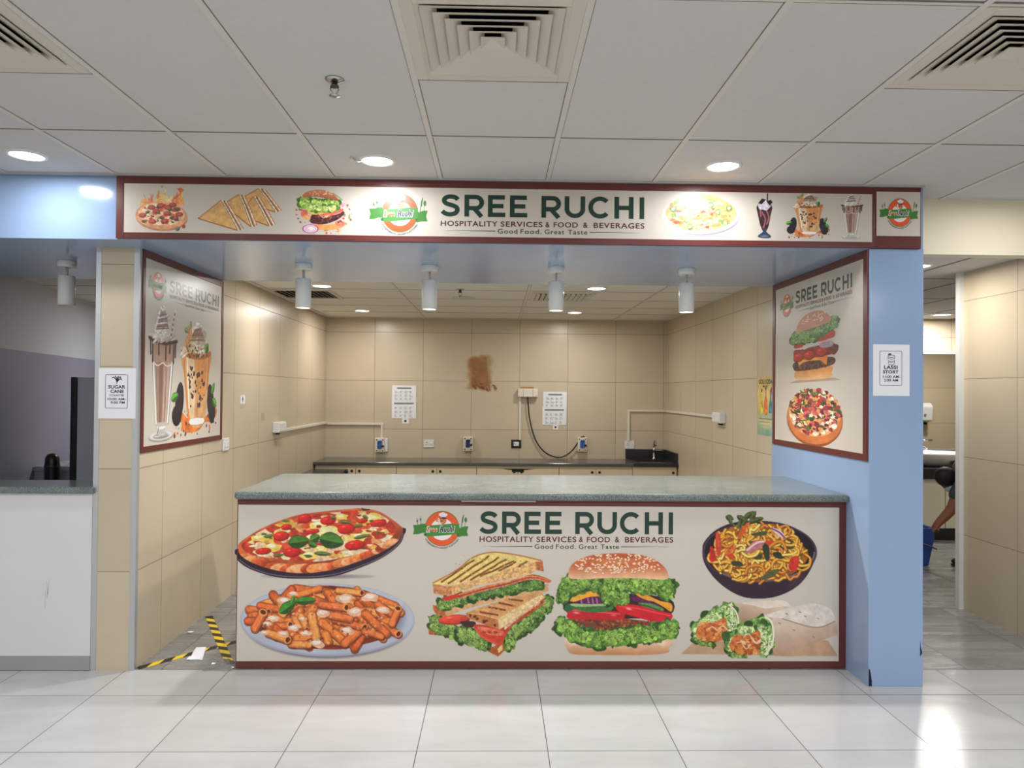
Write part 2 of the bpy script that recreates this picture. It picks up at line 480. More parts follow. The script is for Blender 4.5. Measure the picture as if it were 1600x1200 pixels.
    def lettuce(s, path, th, size, n, dark=(40, 70, 20), mid=(86, 120, 48), light=(140, 170, 86)):
        path = crom(path, 10, False)
        for ph, (cols, sc, cnt) in enumerate((((dark,), 1.25, n), ((mid, dark, mid), 1.0, 2 * n), ((light, mid, light), .62, 2 * n))):
            for k in range(cnt):
                p = path[s.r.randint(len(path))]; c = np.array(cols[s.r.randint(len(cols))]) * (.82 + .36 * s.r.rand())
                y = p[1] + (s.r.rand() - .5) * th * (1 if ph else .8); x = p[0] + (s.r.rand() - .5) * size
                s.blob(x, y, size * sc * (.6 + .6 * s.r.rand()), c, .3, 10, .38)
        for k in range(3 * n):
            p = path[s.r.randint(len(path))]; x = p[0] + (s.r.rand() - .5) * size; y = p[1] + (s.r.rand() - .5) * th
            a = s.r.rand() * 6.28; q = size * (.4 + .5 * s.r.rand())
            b = s.r.rand() < .6
            s.line([(x, y), (x + q * .5 * math.cos(a), y + q * .5 * math.sin(a) - q * .25), (x + q * math.cos(a), y + q * math.sin(a))],
                   size * .13, np.array(light if b else dark) * (.95 + .25 * s.r.rand() if b else .9), 3, 0, alpha=.8)
    def leaf(s, cx, cy, L, w, rot, col=(60, 105, 35)):
        a = math.radians(rot); f = lambda x, y: (cx + x * math.cos(a) - y * math.sin(a), cy + x * math.sin(a) + y * math.cos(a))
        s.poly([f(*q) for q in ((-L / 2, 0), (-L * .2, -w * .48), (L * .2, -w * .42), (L / 2, 0), (L * .2, w * .42), (-L * .2, w * .48))], np.array(col) * .75, 5, .15, w * .3)
        s.poly([f(*q) for q in ((-L * .46, -w * .04), (-L * .2, -w * .42), (L * .2, -w * .36), (L * .46, -w * .04))], np.array(col) * 1.25, 5, .2, w * .3)
        s.line([f(-L * .48, 0), f(0, w * .02), f(L * .48, 0)], max(w * .05, 1 / s.n), np.array(col) * 1.6, 3, alpha=.8)
    def tomato(s, cx, cy, rx, ry, rot=0, col=(190, 35, 30)):
        s.ell(cx, cy, rx, ry, np.array(col) * .75, rot, .12, rx * .4); s.ell(cx - rx * .05, cy - ry * .1, rx * .9, ry * .82, np.array(col) * 1.08, rot, .12, rx * .3, .18)
        s.ell(cx - rx * .3, cy - ry * .4, rx * .3, ry * .2, (240, 150, 130), rot, alpha=.7, soft=.9)

def clip_to(p, pts, sm):
    sl, X, Y = p.win(p.x0, p.y0, p.x0 + p.W / p.n, p.y0 + p.H / p.n)
    m = np.zeros((p.H, p.W)); m[sl] = p.mask(crom(pts, sm) if sm else pts, X, Y); p.clip = m

# ---- pictures of the counter banner
def pic_pizza_pan(bg, n):
    p = Pic(30, 40, 1200, 580, n, bg, 3); R = p.r
    p.ell(600, 535, 560, 26, (105, 90, 105), alpha=.75, soft=.9)
    p.poly([(44, 400), (70, 445), (150, 492), (300, 538), (480, 552), (700, 535), (870, 482), (1040, 405), (1150, 320), (1186, 250), (1180, 195), (900, 200), (100, 330)], (40, 24, 38), 8, .1, 60)
    p.line([(60, 420), (150, 480), (300, 525), (500, 540), (700, 522), (870, 470), (1040, 395), (1150, 305), (1180, 235)], 5, (120, 105, 115), 6)
    out = [(52, 340), (62, 305), (120, 260), (210, 205), (330, 152), (470, 108), (640, 84), (800, 68), (900, 62), (1010, 82), (1100, 135), (1165, 185), (1180, 215), (1150, 285), (1060, 350), (960, 398), (850, 440), (700, 488), (540, 512), (400, 508), (250, 478), (130, 432), (66, 385)]
    p.poly(out, (196, 92, 48), 6, .22, 60, (500, 330, 560, 520, (120, 52, 30)))
    clip_to(p, out, 6)
    for k in range(26):
        t = k / 25; x = 90 + 1000 * t; y = np.interp(x, [90, 250, 400, 540, 700, 850, 960, 1060, 1090], [400, 448, 478, 482, 455, 410, 368, 320, 300])
        p.ell(x, y + R.rand() * 14, 40 + 40 * R.rand(), 24 + 14 * R.rand(), [(215, 125, 70), (225, 150, 100), (190, 80, 40), (165, 62, 32)][R.randint(4)], -12, .25, 25, .2)
    inn = [(75, 325), (130, 270), (220, 215), (340, 163), (480, 122), (640, 97), (800, 82), (900, 76), (1000, 97), (1085, 145), (1130, 195), (1100, 265), (1010, 325), (900, 370), (760, 405), (600, 432), (430, 425), (270, 408), (130, 380)]
    p.clip = None; p.poly(inn, (186, 58, 36), 6, .3, 40); clip_to(p, inn, 6)
    for k in range(150):
        x, y = 60 + 1080 * R.rand(), 80 + 340 * R.rand()
        c = [(205, 80, 45), (220, 150, 90), (226, 196, 120), (225, 205, 165), (180, 50, 35), (214, 170, 70), (228, 190, 150)][R.randint(7)]
        p.blob(x, y, 16 + 32 * R.rand(), c, .2, 9, .4, 1.5, .7)
    for x, y, a, b in ((290, 330, 60, 26), (600, 180, 66, 30), (190, 270, 50, 22), (540, 390, 60, 22), (960, 130, 70, 26), (690, 215, 60, 26), (760, 120, 40, 18), (880, 260, 60, 22), (620, 345, 50, 20)):
        p.blob(x, y, a * .8, (230, 200, 95), .15, 10, .3, 1.2, .6); p.blob(x - 8, y - 4, a * .4, (240, 226, 180), .1, 8, .3, 1.2, .6)
    for k in range(60):
        p.blob(60 + 1080 * R.rand(), 80 + 330 * R.rand(), 7 + 9 * R.rand(), [(225, 120, 70), (150, 40, 25), (240, 220, 190), (70, 90, 35)][R.randint(4)], .2, 7, .4, 1.5, .6)
    p.clip = None
    for x, y, a, b in ((505, 135, 46, 34), (665, 148, 54, 30), (790, 205, 60, 38), (345, 258, 54, 34), (420, 370, 60, 34), (225, 362, 54, 24), (850, 318, 70, 34), (380, 195, 36, 22), (1010, 165, 56, 26), (560, 225, 46, 18), (900, 150, 36, 18)):
        p.tomato(x, y, a, b, -6)
    for x, y, L, w, r in ((260, 258, 70, 24, -10), (700, 128, 40, 24, 0), (785, 158, 80, 26, 5), (900, 258, 120, 26, -12), (630, 378, 120, 32, 4), (920, 122, 44, 22, 20), (330, 390, 80, 22, -10), (375, 152, 60, 16, 5), (872, 183, 60, 20, -8)):
        p.leaf(x, y, L, w, r, (75, 95, 45))
    p.blob(660, 215, 46, (228, 222, 160), .12, 9, .2, 1.2, .6)
    p.leaf(465, 295, 150, 92, -8, (58, 92, 32)); p.leaf(575, 270, 74, 62, -30, (66, 100, 38)); p.leaf(562, 316, 64, 44, 20, (60, 96, 36)); p.leaf(690, 287, 172, 112, 12, (56, 92, 34))
    p.poly([(895, 58), (915, 66), (955, 68), (940, 76), (900, 74)], (50, 35, 35), 3)
    return p

def pic_pasta(bg, n):
    p = Pic(60, 560, 1300, 1130, n, bg, 5); R = p.r
    p.ell(672, 872, 600, 245, (110, 95, 112), alpha=.9, soft=.12)
    p.ell(670, 838, 597, 252, (158, 163, 178), nz=.03, ns=200); p.ell(670, 832, 588, 243, (176, 180, 192), nz=.03, ns=200)
    p.ell(690, 838, 500, 200, (150, 152, 165), alpha=.8, soft=.3); p.ell(660, 815, 470, 190, (182, 184, 194), alpha=.7, soft=.5)
    p.ell(1150, 850, 70, 150, (120, 120, 135), 20, alpha=.7, soft=.8)
    p.poly([(160, 870), (200, 780), (300, 680), (420, 640), (600, 600), (760, 605), (920, 630), (1040, 690), (1160, 760), (1165, 830), (1110, 920), (1040, 970), (900, 1010), (760, 1040), (560, 1035), (410, 1010), (270, 950)], (120, 42, 18), 6, .35, 50)
    def penne(x, y, L, w, a, c):
        ca, sa = math.cos(a), math.sin(a); A = (x - ca * L / 2, y - sa * L / 2); B = (x + ca * L / 2, y + sa * L / 2)
        p.line([(A[0] + 4, A[1] + 9), (B[0] + 4, B[1] + 9)], w * 1.08, (105, 36, 14), 0, alpha=.75)
        p.line([A, B], w, c, 0, .5, .22, 22)
        for o in (-.28, 0, .26): p.line([(A[0] - sa * w * o, A[1] + ca * w * o), (B[0] - sa * w * o, B[1] + ca * w * o)], w * .07, np.array(c) * (1.25 if o < 0 else .8), 0, alpha=.45)
        if R.rand() < .45:
            p.ell(B[0], B[1], w * .42, w * .5, (228, 150, 80), math.degrees(a)); p.ell(B[0] + ca * 3, B[1] + sa * 3, w * .25, w * .34, (92, 30, 14), math.degrees(a))
    cols = [(214, 116, 52), (200, 100, 46), (224, 138, 70), (208, 106, 54), (190, 86, 40)]
    spots = [(x, y) for y in range(640, 1000, 42) for x in range(190, 1130, 88)]
    for x, y in sorted(spots, key=lambda q: q[1]):
        x += R.randint(-30, 30); y += R.randint(-16, 16)
        if ((x - 660) / 480) ** 2 + ((y - 815) / 200) ** 2 > 1: continue
        penne(x, y, 110 + 60 * R.rand(), 50 + 12 * R.rand(), R.choice([.2, .4, -.3, -.5, .9, 2.2, .1]) + R.randn() * .15, cols[R.randint(5)])
    for a in ((575, 880, 150, 66, 1.35), (705, 915, 190, 62, .72), (850, 940, 170, 62, -.75), (480, 1005, 120, 52, .05), (665, 960, 50, 62, 1.2), (1000, 860, 200, 60, .75), (820, 860, 210, 52, .25), (200, 840, 120, 60, -1.1), (330, 950, 140, 56, .35), (710, 740, 170, 52, .12), (820, 640, 160, 44, .1), (540, 640, 150, 44, -.3), (1060, 760, 120, 56, .6), (1130, 810, 110, 52, -1.2), (760, 815, 120, 56, .2), (980, 930, 120, 50, .3)): penne(*a, cols[R.randint(4)])
    for x, y, a in ((290, 828, 34), (440, 895, 40), (370, 705, 40), (800, 910, 44), (860, 780, 46), (960, 680, 50), (790, 690, 50), (600, 1000, 50), (640, 790, 40), (520, 930, 36), (260, 865, 30), (370, 935, 34), (1050, 770, 38), (430, 655, 30), (500, 830, 20), (240, 925, 26)):
        p.blob(x, y, a, (222, 172, 140), .15, 9, .3, 1.15, .6); p.blob(x - 3, y - 5, a * .6, (236, 214, 196), .1, 8, .25, 1.15, .55)
    for k in range(90):
        x, y = 180 + 960 * R.rand(), 640 + 370 * R.rand()
        if ((x - 660) / 470) ** 2 + ((y - 820) / 190) ** 2 < 1: p.blob(x, y, 4 + 6 * R.rand(), [(235, 160, 110), (110, 40, 15), (240, 190, 150)][R.randint(3)], 0, 6, .3, alpha=.7)
    p.leaf(395, 748, 140, 76, -38, (52, 108, 36)); p.leaf(515, 704, 150, 58, -4, (52, 104, 36)); p.leaf(430, 695, 56, 30, -70, (60, 120, 42))
    return p

def pic_sandwich(bg, n):
    p = Pic(125, 355, 1080, 1120, n, bg, 7); R = p.r
    def bread(pts, top, sm=0): p.poly(pts, top, sm, .16, 14)
    # lower half: crust, leaves, tomato
    bread([(163, 880), (240, 915), (430, 985), (640, 1035), (680, 985), (690, 1050), (645, 1095), (560, 1050), (430, 990), (300, 955), (165, 940)], (172, 92, 44))
    p.lettuce([(190, 850), (270, 890), (330, 920)], 80, 26, 34); p.lettuce([(380, 935), (460, 960), (560, 1005)], 80, 28, 40)
    p.lettuce([(720, 1000), (760, 920), (860, 850), (985, 725)], 70, 30, 80); p.lettuce([(800, 890), (880, 830), (990, 715)], 50, 26, 30)
    p.poly([(660, 900), (760, 830), (860, 760), (960, 690), (965, 715), (850, 810), (740, 880), (690, 960), (670, 985)], (170, 70, 36), 0, .4, 16)
    p.poly([(680, 880), (800, 790), (930, 700), (935, 720), (800, 815), (690, 910)], (214, 160, 130), 0, .35, 12)
    p.tomato(340, 838, 110, 36, -4, (200, 62, 40)); p.poly([(380, 850), (480, 850), (480, 885), (420, 890)], (60, 28, 26), 4)
    p.poly([(487, 870), (690, 905), (680, 985), (660, 1020), (560, 975), (500, 925)], (200, 60, 40), 5, .15, 20)
    p.poly([(505, 885), (670, 915), (660, 950), (540, 930)], (222, 110, 84), 5, .25, 12); p.line([(490, 905), (540, 960), (650, 1015)], 14, (215, 84, 60), 5)
    for x in (545, 585, 625): p.ell(x, 925, 15, 9, (170, 50, 36), 12)
    bread([(600, 1030), (680, 990), (688, 1050), (645, 1092), (590, 1065)], (166, 84, 40)); p.poly([(640, 1040), (672, 1010), (676, 1046), (648, 1070)], (226, 190, 130))
    # middle toast of the lower half
    bread([(420, 790), (500, 760), (700, 690), (830, 650), (940, 640), (965, 680), (870, 750), (760, 830), (655, 905), (520, 860)], (206, 148, 92))
    bread([(420, 790), (520, 800), (640, 830), (760, 760), (940, 660), (965, 685), (860, 760), (760, 830), (655, 905), (510, 858), (430, 822)], (222, 192, 140))
    p.poly([(420, 790), (530, 805), (640, 835), (650, 905), (515, 860), (425, 820)], (186, 112, 62), 0, .2, 14)
    for x, y in ((450, 810), (545, 850), (560, 845), (500, 830), (480, 815), (620, 880)): p.blob(x, y, 11, (84, 42, 20), 0, 6, .4)
    for a, b in (((520, 785), (640, 805)), ((580, 750), (690, 770)), ((650, 720), (755, 742)), ((720, 695), (810, 705))): p.line([a, b], 13, (124, 62, 26), 0, 0, .3, 10)
    # upper half: lower bread, leaves, ham
    bread([(195, 735), (270, 760), (290, 815), (400, 770), (520, 735), (700, 690), (880, 655), (990, 640), (990, 585), (800, 610), (500, 690), (270, 745)], (206, 160, 110))
    for k in range(120): p.blob(290 + 690 * R.rand(), 0 + np.interp(290 + 690 * R.rand(), [290, 1000], [770, 630]), 7, (196, 150, 100), .2, 6, .4, alpha=.5)
    p.poly([(190, 735), (262, 750), (290, 818), (215, 800), (195, 770)], (176, 96, 50), 0, .2, 14)
    p.lettuce([(250, 738), (340, 705), (460, 680)], 44, 24, 44); p.lettuce([(460, 680), (640, 640), (800, 610), (930, 590)], 36, 24, 60, (30, 58, 18), (62, 96, 36), (104, 140, 66))
    p.poly([(270, 690), (400, 650), (560, 600), (760, 560), (880, 520), (1005, 560), (985, 580), (880, 555), (740, 590), (560, 630), (380, 685)], (190, 96, 48), 3, .35, 16)
    p.poly([(262, 680), (360, 660), (400, 660), (330, 695), (270, 705)], (196, 50, 34), 3)
    for o, c in ((0, (222, 130, 66)), (16, (150, 60, 34)), (28, (205, 120, 100))): p.line([(370, 662 + o), (520, 618 + o * .8), (700, 575 + o * .8), (860, 535 + o * .6), (980, 560 + o * .3)], 9, c, 6, 0, .3, 12)
    # top toast
    bread([(190, 588), (280, 600), (290, 640), (420, 610), (560, 580), (700, 560), (860, 510), (905, 490), (955, 500), (945, 428), (850, 410), (640, 372), (540, 380), (450, 415), (350, 500)], (226, 186, 132))
    p.poly([(275, 605), (330, 600), (560, 545), (720, 480), (860, 440), (940, 430), (950, 500), (905, 488), (870, 515), (700, 562), (500, 598), (330, 665), (285, 650)], (214, 166, 108), 0, .3, 12)
    p.poly([(188, 586), (275, 605), (320, 605), (325, 665), (260, 668), (195, 655)], (196, 130, 82), 0, .3, 12)
    p.poly([(900, 432), (948, 430), (957, 500), (905, 490)], (178, 100, 56), 0, .25, 12)
    p.poly([(190, 580), (270, 592), (420, 560), (600, 520), (740, 460), (850, 425), (930, 425), (800, 395), (640, 370), (540, 378), (450, 412), (350, 492)], (222, 196, 116), 4, .14, 18)
    p.line([(192, 582), (350, 495), (455, 410), (545, 375), (640, 368), (800, 392), (940, 425)], 9, (176, 110, 58), 5)
    for a, b in (((300, 585), (575, 395)), ((380, 572), (640, 405)), ((450, 560), (690, 420)), ((520, 535), (745, 430)), ((650, 495), (760, 435)), ((780, 465), (840, 432)), ((250, 575), (470, 425))):
        q = [(a[0] + (b[0] - a[0]) * t + R.randn() * 3, a[1] + (b[1] - a[1]) * t) for t in np.linspace(0, 1, 7)]
        p.line(q, 13, (122, 72, 24), 3, 0, .4, 10)
    for k in range(60): p.blob(330 + 480 * R.rand(), 400 + 140 * R.rand(), 5, [(170, 120, 50), (240, 222, 150)][R.randint(2)], 0, 6, .3, alpha=.5)
    return p

def pic_burger(bg, n):
    p = Pic(535, 365, 1500, 1100, n, bg, 11); R = p.r
    p.poly([(665, 965), (760, 960), (1380, 968), (1388, 1035), (1370, 1070), (1200, 1084), (900, 1084), (720, 1078), (680, 1045), (660, 1000)], (222, 190, 160), 5, .08, 60, (1000, 990, 1000, 1085, (190, 128, 84)))
    p.ell(1340, 1000, 40, 34, (236, 214, 192), alpha=.7, soft=.8); p.ell(720, 1000, 50, 30, (234, 208, 184), alpha=.7, soft=.8)
    p.poly([(690, 640), (900, 650), (1100, 655), (1390, 690), (1400, 800), (1200, 830), (690, 800)], (52, 22, 28), 4, .2, 30)
    p.poly([(680, 835), (820, 820), (1040, 825), (1250, 850), (1350, 850), (1362, 890), (1300, 925), (1000, 935), (760, 930), (690, 890)], (118, 58, 34), 5, .5, 12)
    for k in range(160): p.blob(690 + 660 * R.rand(), 835 + 80 * R.rand(), 5 + 5 * R.rand(), [(160, 86, 52), (76, 32, 22), (186, 110, 72), (140, 50, 34)][R.randint(4)], 0, 6, .4, alpha=.8)
    p.poly([(684, 775), (700, 752), (860, 770), (1060, 785), (1075, 815), (1050, 838), (860, 838), (690, 830), (676, 800)], (186, 26, 34), 5, .08, 40); p.line([(700, 770), (860, 782), (1040, 798)], 9, (226, 96, 96), 5, alpha=.8); p.ell(740, 790, 40, 14, (240, 170, 165), 5, alpha=.7, soft=.9); p.ell(1000, 806, 30, 12, (230, 120, 120), 5, alpha=.7, soft=.9)
    p.poly([(660, 745), (690, 725), (720, 760), (700, 778), (660, 778)], (36, 92, 50), 3)
    p.poly([(695, 730), (860, 722), (985, 725), (992, 765), (940, 782), (840, 788), (740, 768)], (58, 104, 50), 4, .2, 16); p.poly([(700, 728), (860, 720), (985, 724), (985, 738), (860, 745), (740, 748)], (148, 178, 110), 4, .15, 12)
    p.poly([(712, 716), (790, 682), (890, 668), (930, 690), (930, 725), (760, 728)], (92, 26, 76), 4, .25, 16)
    for x in (770, 820, 850, 880): p.line([(x, 690), (x + 6, 722)], 9, (178, 130, 176), 0, alpha=.8)
    p.poly([(676, 700), (740, 655), (820, 640), (885, 650), (905, 672), (820, 682), (730, 712), (690, 706)], (226, 160, 48), 4, .1, 20)
    p.poly([(1105, 690), (1180, 662), (1260, 690), (1320, 735), (1220, 730), (1120, 700)], (88, 24, 74), 4, .25, 16); p.ell(1235, 695, 34, 14, (170, 120, 170), 28, alpha=.8, soft=.7)
    p.poly([(1170, 722), (1260, 725), (1340, 755), (1340, 782), (1250, 768)], (88, 130, 70), 3, .3, 10); p.line([(1175, 730), (1260, 752), (1338, 780)], 10, (38, 82, 40), 4)
    p.poly([(1015, 742), (1060, 728), (1170, 738), (1290, 768), (1400, 795), (1406, 830), (1370, 850), (1260, 846), (1140, 815), (1040, 785)], (200, 26, 36), 5, .08, 40); p.line([(1040, 744), (1160, 758), (1300, 790), (1392, 808)], 10, (230, 70, 76), 5, alpha=.8); p.ell(1105, 762, 36, 14, (245, 180, 175), 12, alpha=.8, soft=.9)
    p.poly([(1130, 640), (1220, 660), (1320, 705), (1402, 725), (1402, 782), (1350, 750), (1280, 712), (1200, 690)], (226, 152, 44), 4, .1, 20)
    p.lettuce([(645, 650), (690, 600), (800, 575), (950, 590), (1100, 580), (1250, 600), (1390, 610)], 84, 33, 130, (46, 78, 26), (86, 126, 46), (136, 170, 76))
    p.lettuce([(930, 640), (960, 690), (1010, 680), (1070, 690)], 60, 28, 36, (46, 78, 26), (86, 126, 46), (136, 170, 76)); p.lettuce([(650, 680), (672, 670)], 50, 24, 14, (46, 78, 26), (86, 126, 46), (136, 170, 76)); p.lettuce([(1340, 640), (1390, 660)], 60, 26, 18, (46, 78, 26), (86, 126, 46), (136, 170, 76))
    bun = [(692, 548), (684, 505), (712, 448), (790, 403), (900, 380), (1040, 374), (1170, 382), (1280, 415), (1352, 470), (1378, 520), (1358, 556), (1150, 548), (950, 548), (780, 556)]
    p.poly(bun, (192, 96, 52), 6, .07, 60, (1000, 455, 1000, 560, (226, 186, 150)))
    clip_to(p, bun, 6); p.ell(1000, 430, 230, 50, (208, 124, 74), alpha=.8, soft=.9); p.ell(1020, 395, 300, 30, (160, 70, 40), alpha=.5, soft=.9)
    for k in range(190):
        t = R.rand() * 6.28; q = R.rand() ** .5; x, y = 1030 + 330 * q * math.cos(t), 448 + 72 * q * math.sin(t)
        a = R.randint(-60, 60); p.ell(x + 2, y + 3, 8, 5, (150, 76, 44), a, alpha=.7); p.ell(x, y, 8, 5, (240, 214, 186), a)
    p.clip = None
    p.lettuce([(630, 872), (690, 905), (760, 945), (880, 975), (1000, 960), (1120, 945), (1240, 950), (1350, 915), (1412, 900)], 74, 33, 130, (46, 80, 26), (88, 130, 46), (138, 174, 78))
    return p

def pic_noodles(bg, n):
    p = Pic(180, 70, 1005, 700, n, bg, 13); R = p.r
    p.poly([(196, 370), (205, 300), (290, 210), (430, 155), (620, 145), (800, 175), (930, 250), (990, 345), (985, 420), (930, 530), (840, 620), (720, 675), (590, 692), (470, 675), (350, 610), (250, 510), (205, 430)], (34, 18, 30), 7, .08, 60)
    p.poly([(215, 400), (260, 480), (370, 550), (560, 585), (760, 560), (900, 490), (985, 400), (930, 530), (840, 620), (720, 675), (590, 692), (470, 675), (350, 610), (250, 510)], (48, 26, 42), 6, .08, 60)
    p.ell(860, 560, 60, 110, (86, 58, 76), 40, alpha=.5, soft=.9)
    p.ell(598, 365, 385, 205, (22, 12, 20)); p.ring(598, 362, 388, 207, 9, (120, 104, 122), 0, 150); p.ring(598, 365, 396, 212, 8, (66, 48, 66))
    p.poly([(250, 430), (280, 330), (340, 230), (420, 180), (560, 165), (740, 175), (850, 270), (940, 370), (900, 460), (800, 530), (600, 570), (450, 555), (330, 500)], (150, 84, 26), 6, .35, 30)
    cols = [(226, 170, 66), (214, 148, 50), (236, 190, 96), (196, 120, 42), (222, 160, 58)]
    for k in range(165):
        t, q = R.rand() * 6.28, R.rand() ** .55; x, y = 595 + 325 * q * math.cos(t), 365 + 190 * q * math.sin(t)
        r = 26 + 42 * R.rand(); a0 = R.rand() * 6.28; sp = 1.6 + 3.4 * R.rand(); e = .5 + .5 * R.rand()
        pts = [(x + r * math.cos(a0 + sp * i / 5), y + r * e * math.sin(a0 + sp * i / 5) + i * R.randn() * 3) for i in range(6)]
        c = cols[R.randint(5)]; w = 15 + 5 * R.rand()
        p.line([(u + 3, v + 6) for u, v in pts], w + 3, (104, 52, 14), 3, alpha=.6); p.line(pts, w, c, 4, .5)
        if k % 11 == 5:
            x, y = 595 + 300 * (R.rand() - .5) * 1.6, 370 + 150 * (R.rand() - .5) * 1.6
            p.poly([(x - 30, y - 12), (x + 26, y - 20), (x + 34, y + 14), (x - 20, y + 22)], [(52, 56, 34), (196, 60, 36), (60, 70, 36)][R.randint(3)], 4, .15, 12)
    for q, c in ((((290, 230), (315, 240), (330, 330), (310, 400), (288, 330)), (196, 66, 46)), (((250, 330), (275, 345), (290, 420), (250, 430)), (180, 40, 34)), (((440, 260), (490, 175), (520, 165), (470, 260)), (206, 86, 34)),
                 (((800, 470), (820, 400), (870, 400), (868, 470), (830, 500)), (196, 48, 36)), (((615, 310), (660, 320), (668, 400), (640, 420)), (44, 50, 34)), (((690, 370), (740, 365), (760, 410), (715, 405)), (44, 48, 34)),
                 (((400, 430), (460, 430), (480, 465), (410, 460)), (58, 58, 34)), (((540, 235), (640, 215), (640, 245), (560, 250)), (72, 76, 44)), (((600, 560), (660, 500), (740, 485), (690, 540)), (84, 84, 48)), (((350, 375), (420, 320), (430, 340), (370, 385)), (206, 96, 50))):
        p.poly(q, c, 4, .2, 14)
    p.poly([(495, 360), (560, 285), (630, 285), (610, 330), (540, 365), (505, 375)], (176, 108, 116), 5, .2, 14); p.line([(510, 350), (575, 300), (625, 290)], 14, (226, 190, 184), 4)
    p.poly([(676, 195), (740, 210), (780, 260), (735, 255)], (216, 190, 196), 4); p.line([(680, 198), (735, 225), (775, 265)], 10, (120, 50, 84), 4)
    for x, y, L, w, a in ((520, 105, 90, 40, -35), (550, 110, 80, 34, -60), (570, 140, 110, 40, -15), (470, 130, 80, 40, 30), (455, 170, 70, 34, -80), (385, 125, 60, 42, 20), (390, 150, 50, 24, 70), (600, 130, 50, 26, -10), (490, 155, 70, 30, -50)): p.leaf(x, y, L, w, a, (66, 76, 36))
    p.line([(395, 140), (420, 180), (470, 205)], 9, (96, 104, 50), 3)
    return p

def pic_wraps(bg, n):
    p = Pic(40, 690, 1175, 1110, n, bg, 17); R = p.r
    p.poly([(50, 1080), (150, 985), (700, 960), (1080, 985), (1155, 1096), (900, 1092), (840, 1098), (600, 1088)], (186, 150, 118), 0, .07, 60)
    def filling(ox, oy, s):
        q = lambda pts: [(ox + x * s, oy + y * s) for x, y in pts]
        p.lettuce(q([(10, 60), (50, 0), (120, -60), (230, -110)]), 60 * s, 34 * s, 40, (44, 80, 26), (112, 152, 70), (190, 210, 140))
        p.lettuce(q([(230, -80), (270, 0), (250, 70)]), 60 * s, 34 * s, 26, (60, 96, 34), (130, 170, 84), (206, 220, 160))
        p.poly(q([(0, 30), (40, -30), (110, -20), (200, -60), (215, -10), (215, 50), (150, 110), (70, 110), (10, 80)]), (188, 104, 44), 5, .4, 18)
        for k in range(60): p.blob(ox + s * (15 + 190 * R.rand()), oy + s * (-25 + 125 * R.rand()), 12 * s, [(214, 138, 66), (226, 166, 100), (156, 74, 30), (206, 110, 60)][R.randint(4)], .2, 7, .4, alpha=.8)
        for k in range(9): x = ox + s * (40 + 150 * R.rand()); y = oy + s * (-20 + 50 * R.rand()); p.line([(x, y), (x + 30 * s, y + 14 * s * R.randn()), (x + 60 * s, y + 10)], 6 * s, [(236, 206, 170), (206, 80, 50)][R.randint(2)], 3)
        p.lettuce(q([(-5, 100), (60, 125), (110, 125)]), 16 * s, 16 * s, 8)
    # rear roll
    p.poly([(385, 730), (470, 722), (620, 708), (770, 705), (825, 750), (830, 800), (640, 850), (450, 890), (440, 800)], (206, 184, 160), 5, .06, 60, (600, 720, 560, 880, (166, 130, 104)))
    p.poly([(470, 722), (640, 706), (770, 706), (820, 748), (760, 745), (640, 760), (560, 740)], (222, 208, 192), 4, .06, 40)
    filling(155, 885, 1.0)
    p.line([(385, 735), (430, 780), (450, 840), (445, 900)], 12, (226, 212, 186), 4)
    # front roll
    p.poly([(690, 830), (620, 815), (760, 770), (900, 735), (1000, 728), (1090, 760), (1134, 828), (1150, 930), (1130, 950), (960, 1010), (800, 1065), (620, 1086), (700, 990)], (214, 196, 178), 5, .07, 60, (860, 800, 900, 1060, (178, 142, 118)))
    p.poly([(620, 815), (760, 770), (900, 735), (1000, 728), (1090, 760), (1134, 826), (1130, 845), (1040, 885), (960, 885), (870, 862), (760, 830)], (216, 204, 192), 5, .1, 36)
    p.line([(760, 832), (870, 866), (960, 890), (1040, 888), (1128, 850)], 7, (142, 110, 90), 4, alpha=.8)
    for x, y in ((790, 798), (885, 786), (1010, 830), (740, 865), (840, 912), (920, 815), (980, 960)): p.ell(x, y, 15, 6, (150, 100, 76), 25, alpha=.8, soft=.7)
    filling(392, 975, 1.0)
    p.poly([(500, 850), (545, 850), (550, 885), (490, 880)], (44, 70, 34), 4, .3, 10); p.poly([(335, 930), (385, 925), (390, 985), (345, 985)], (56, 84, 40), 4, .3, 10)
    p.line([(640, 822), (680, 850), (698, 930), (685, 1020), (640, 1080)], 14, (232, 220, 198), 4)
    return p

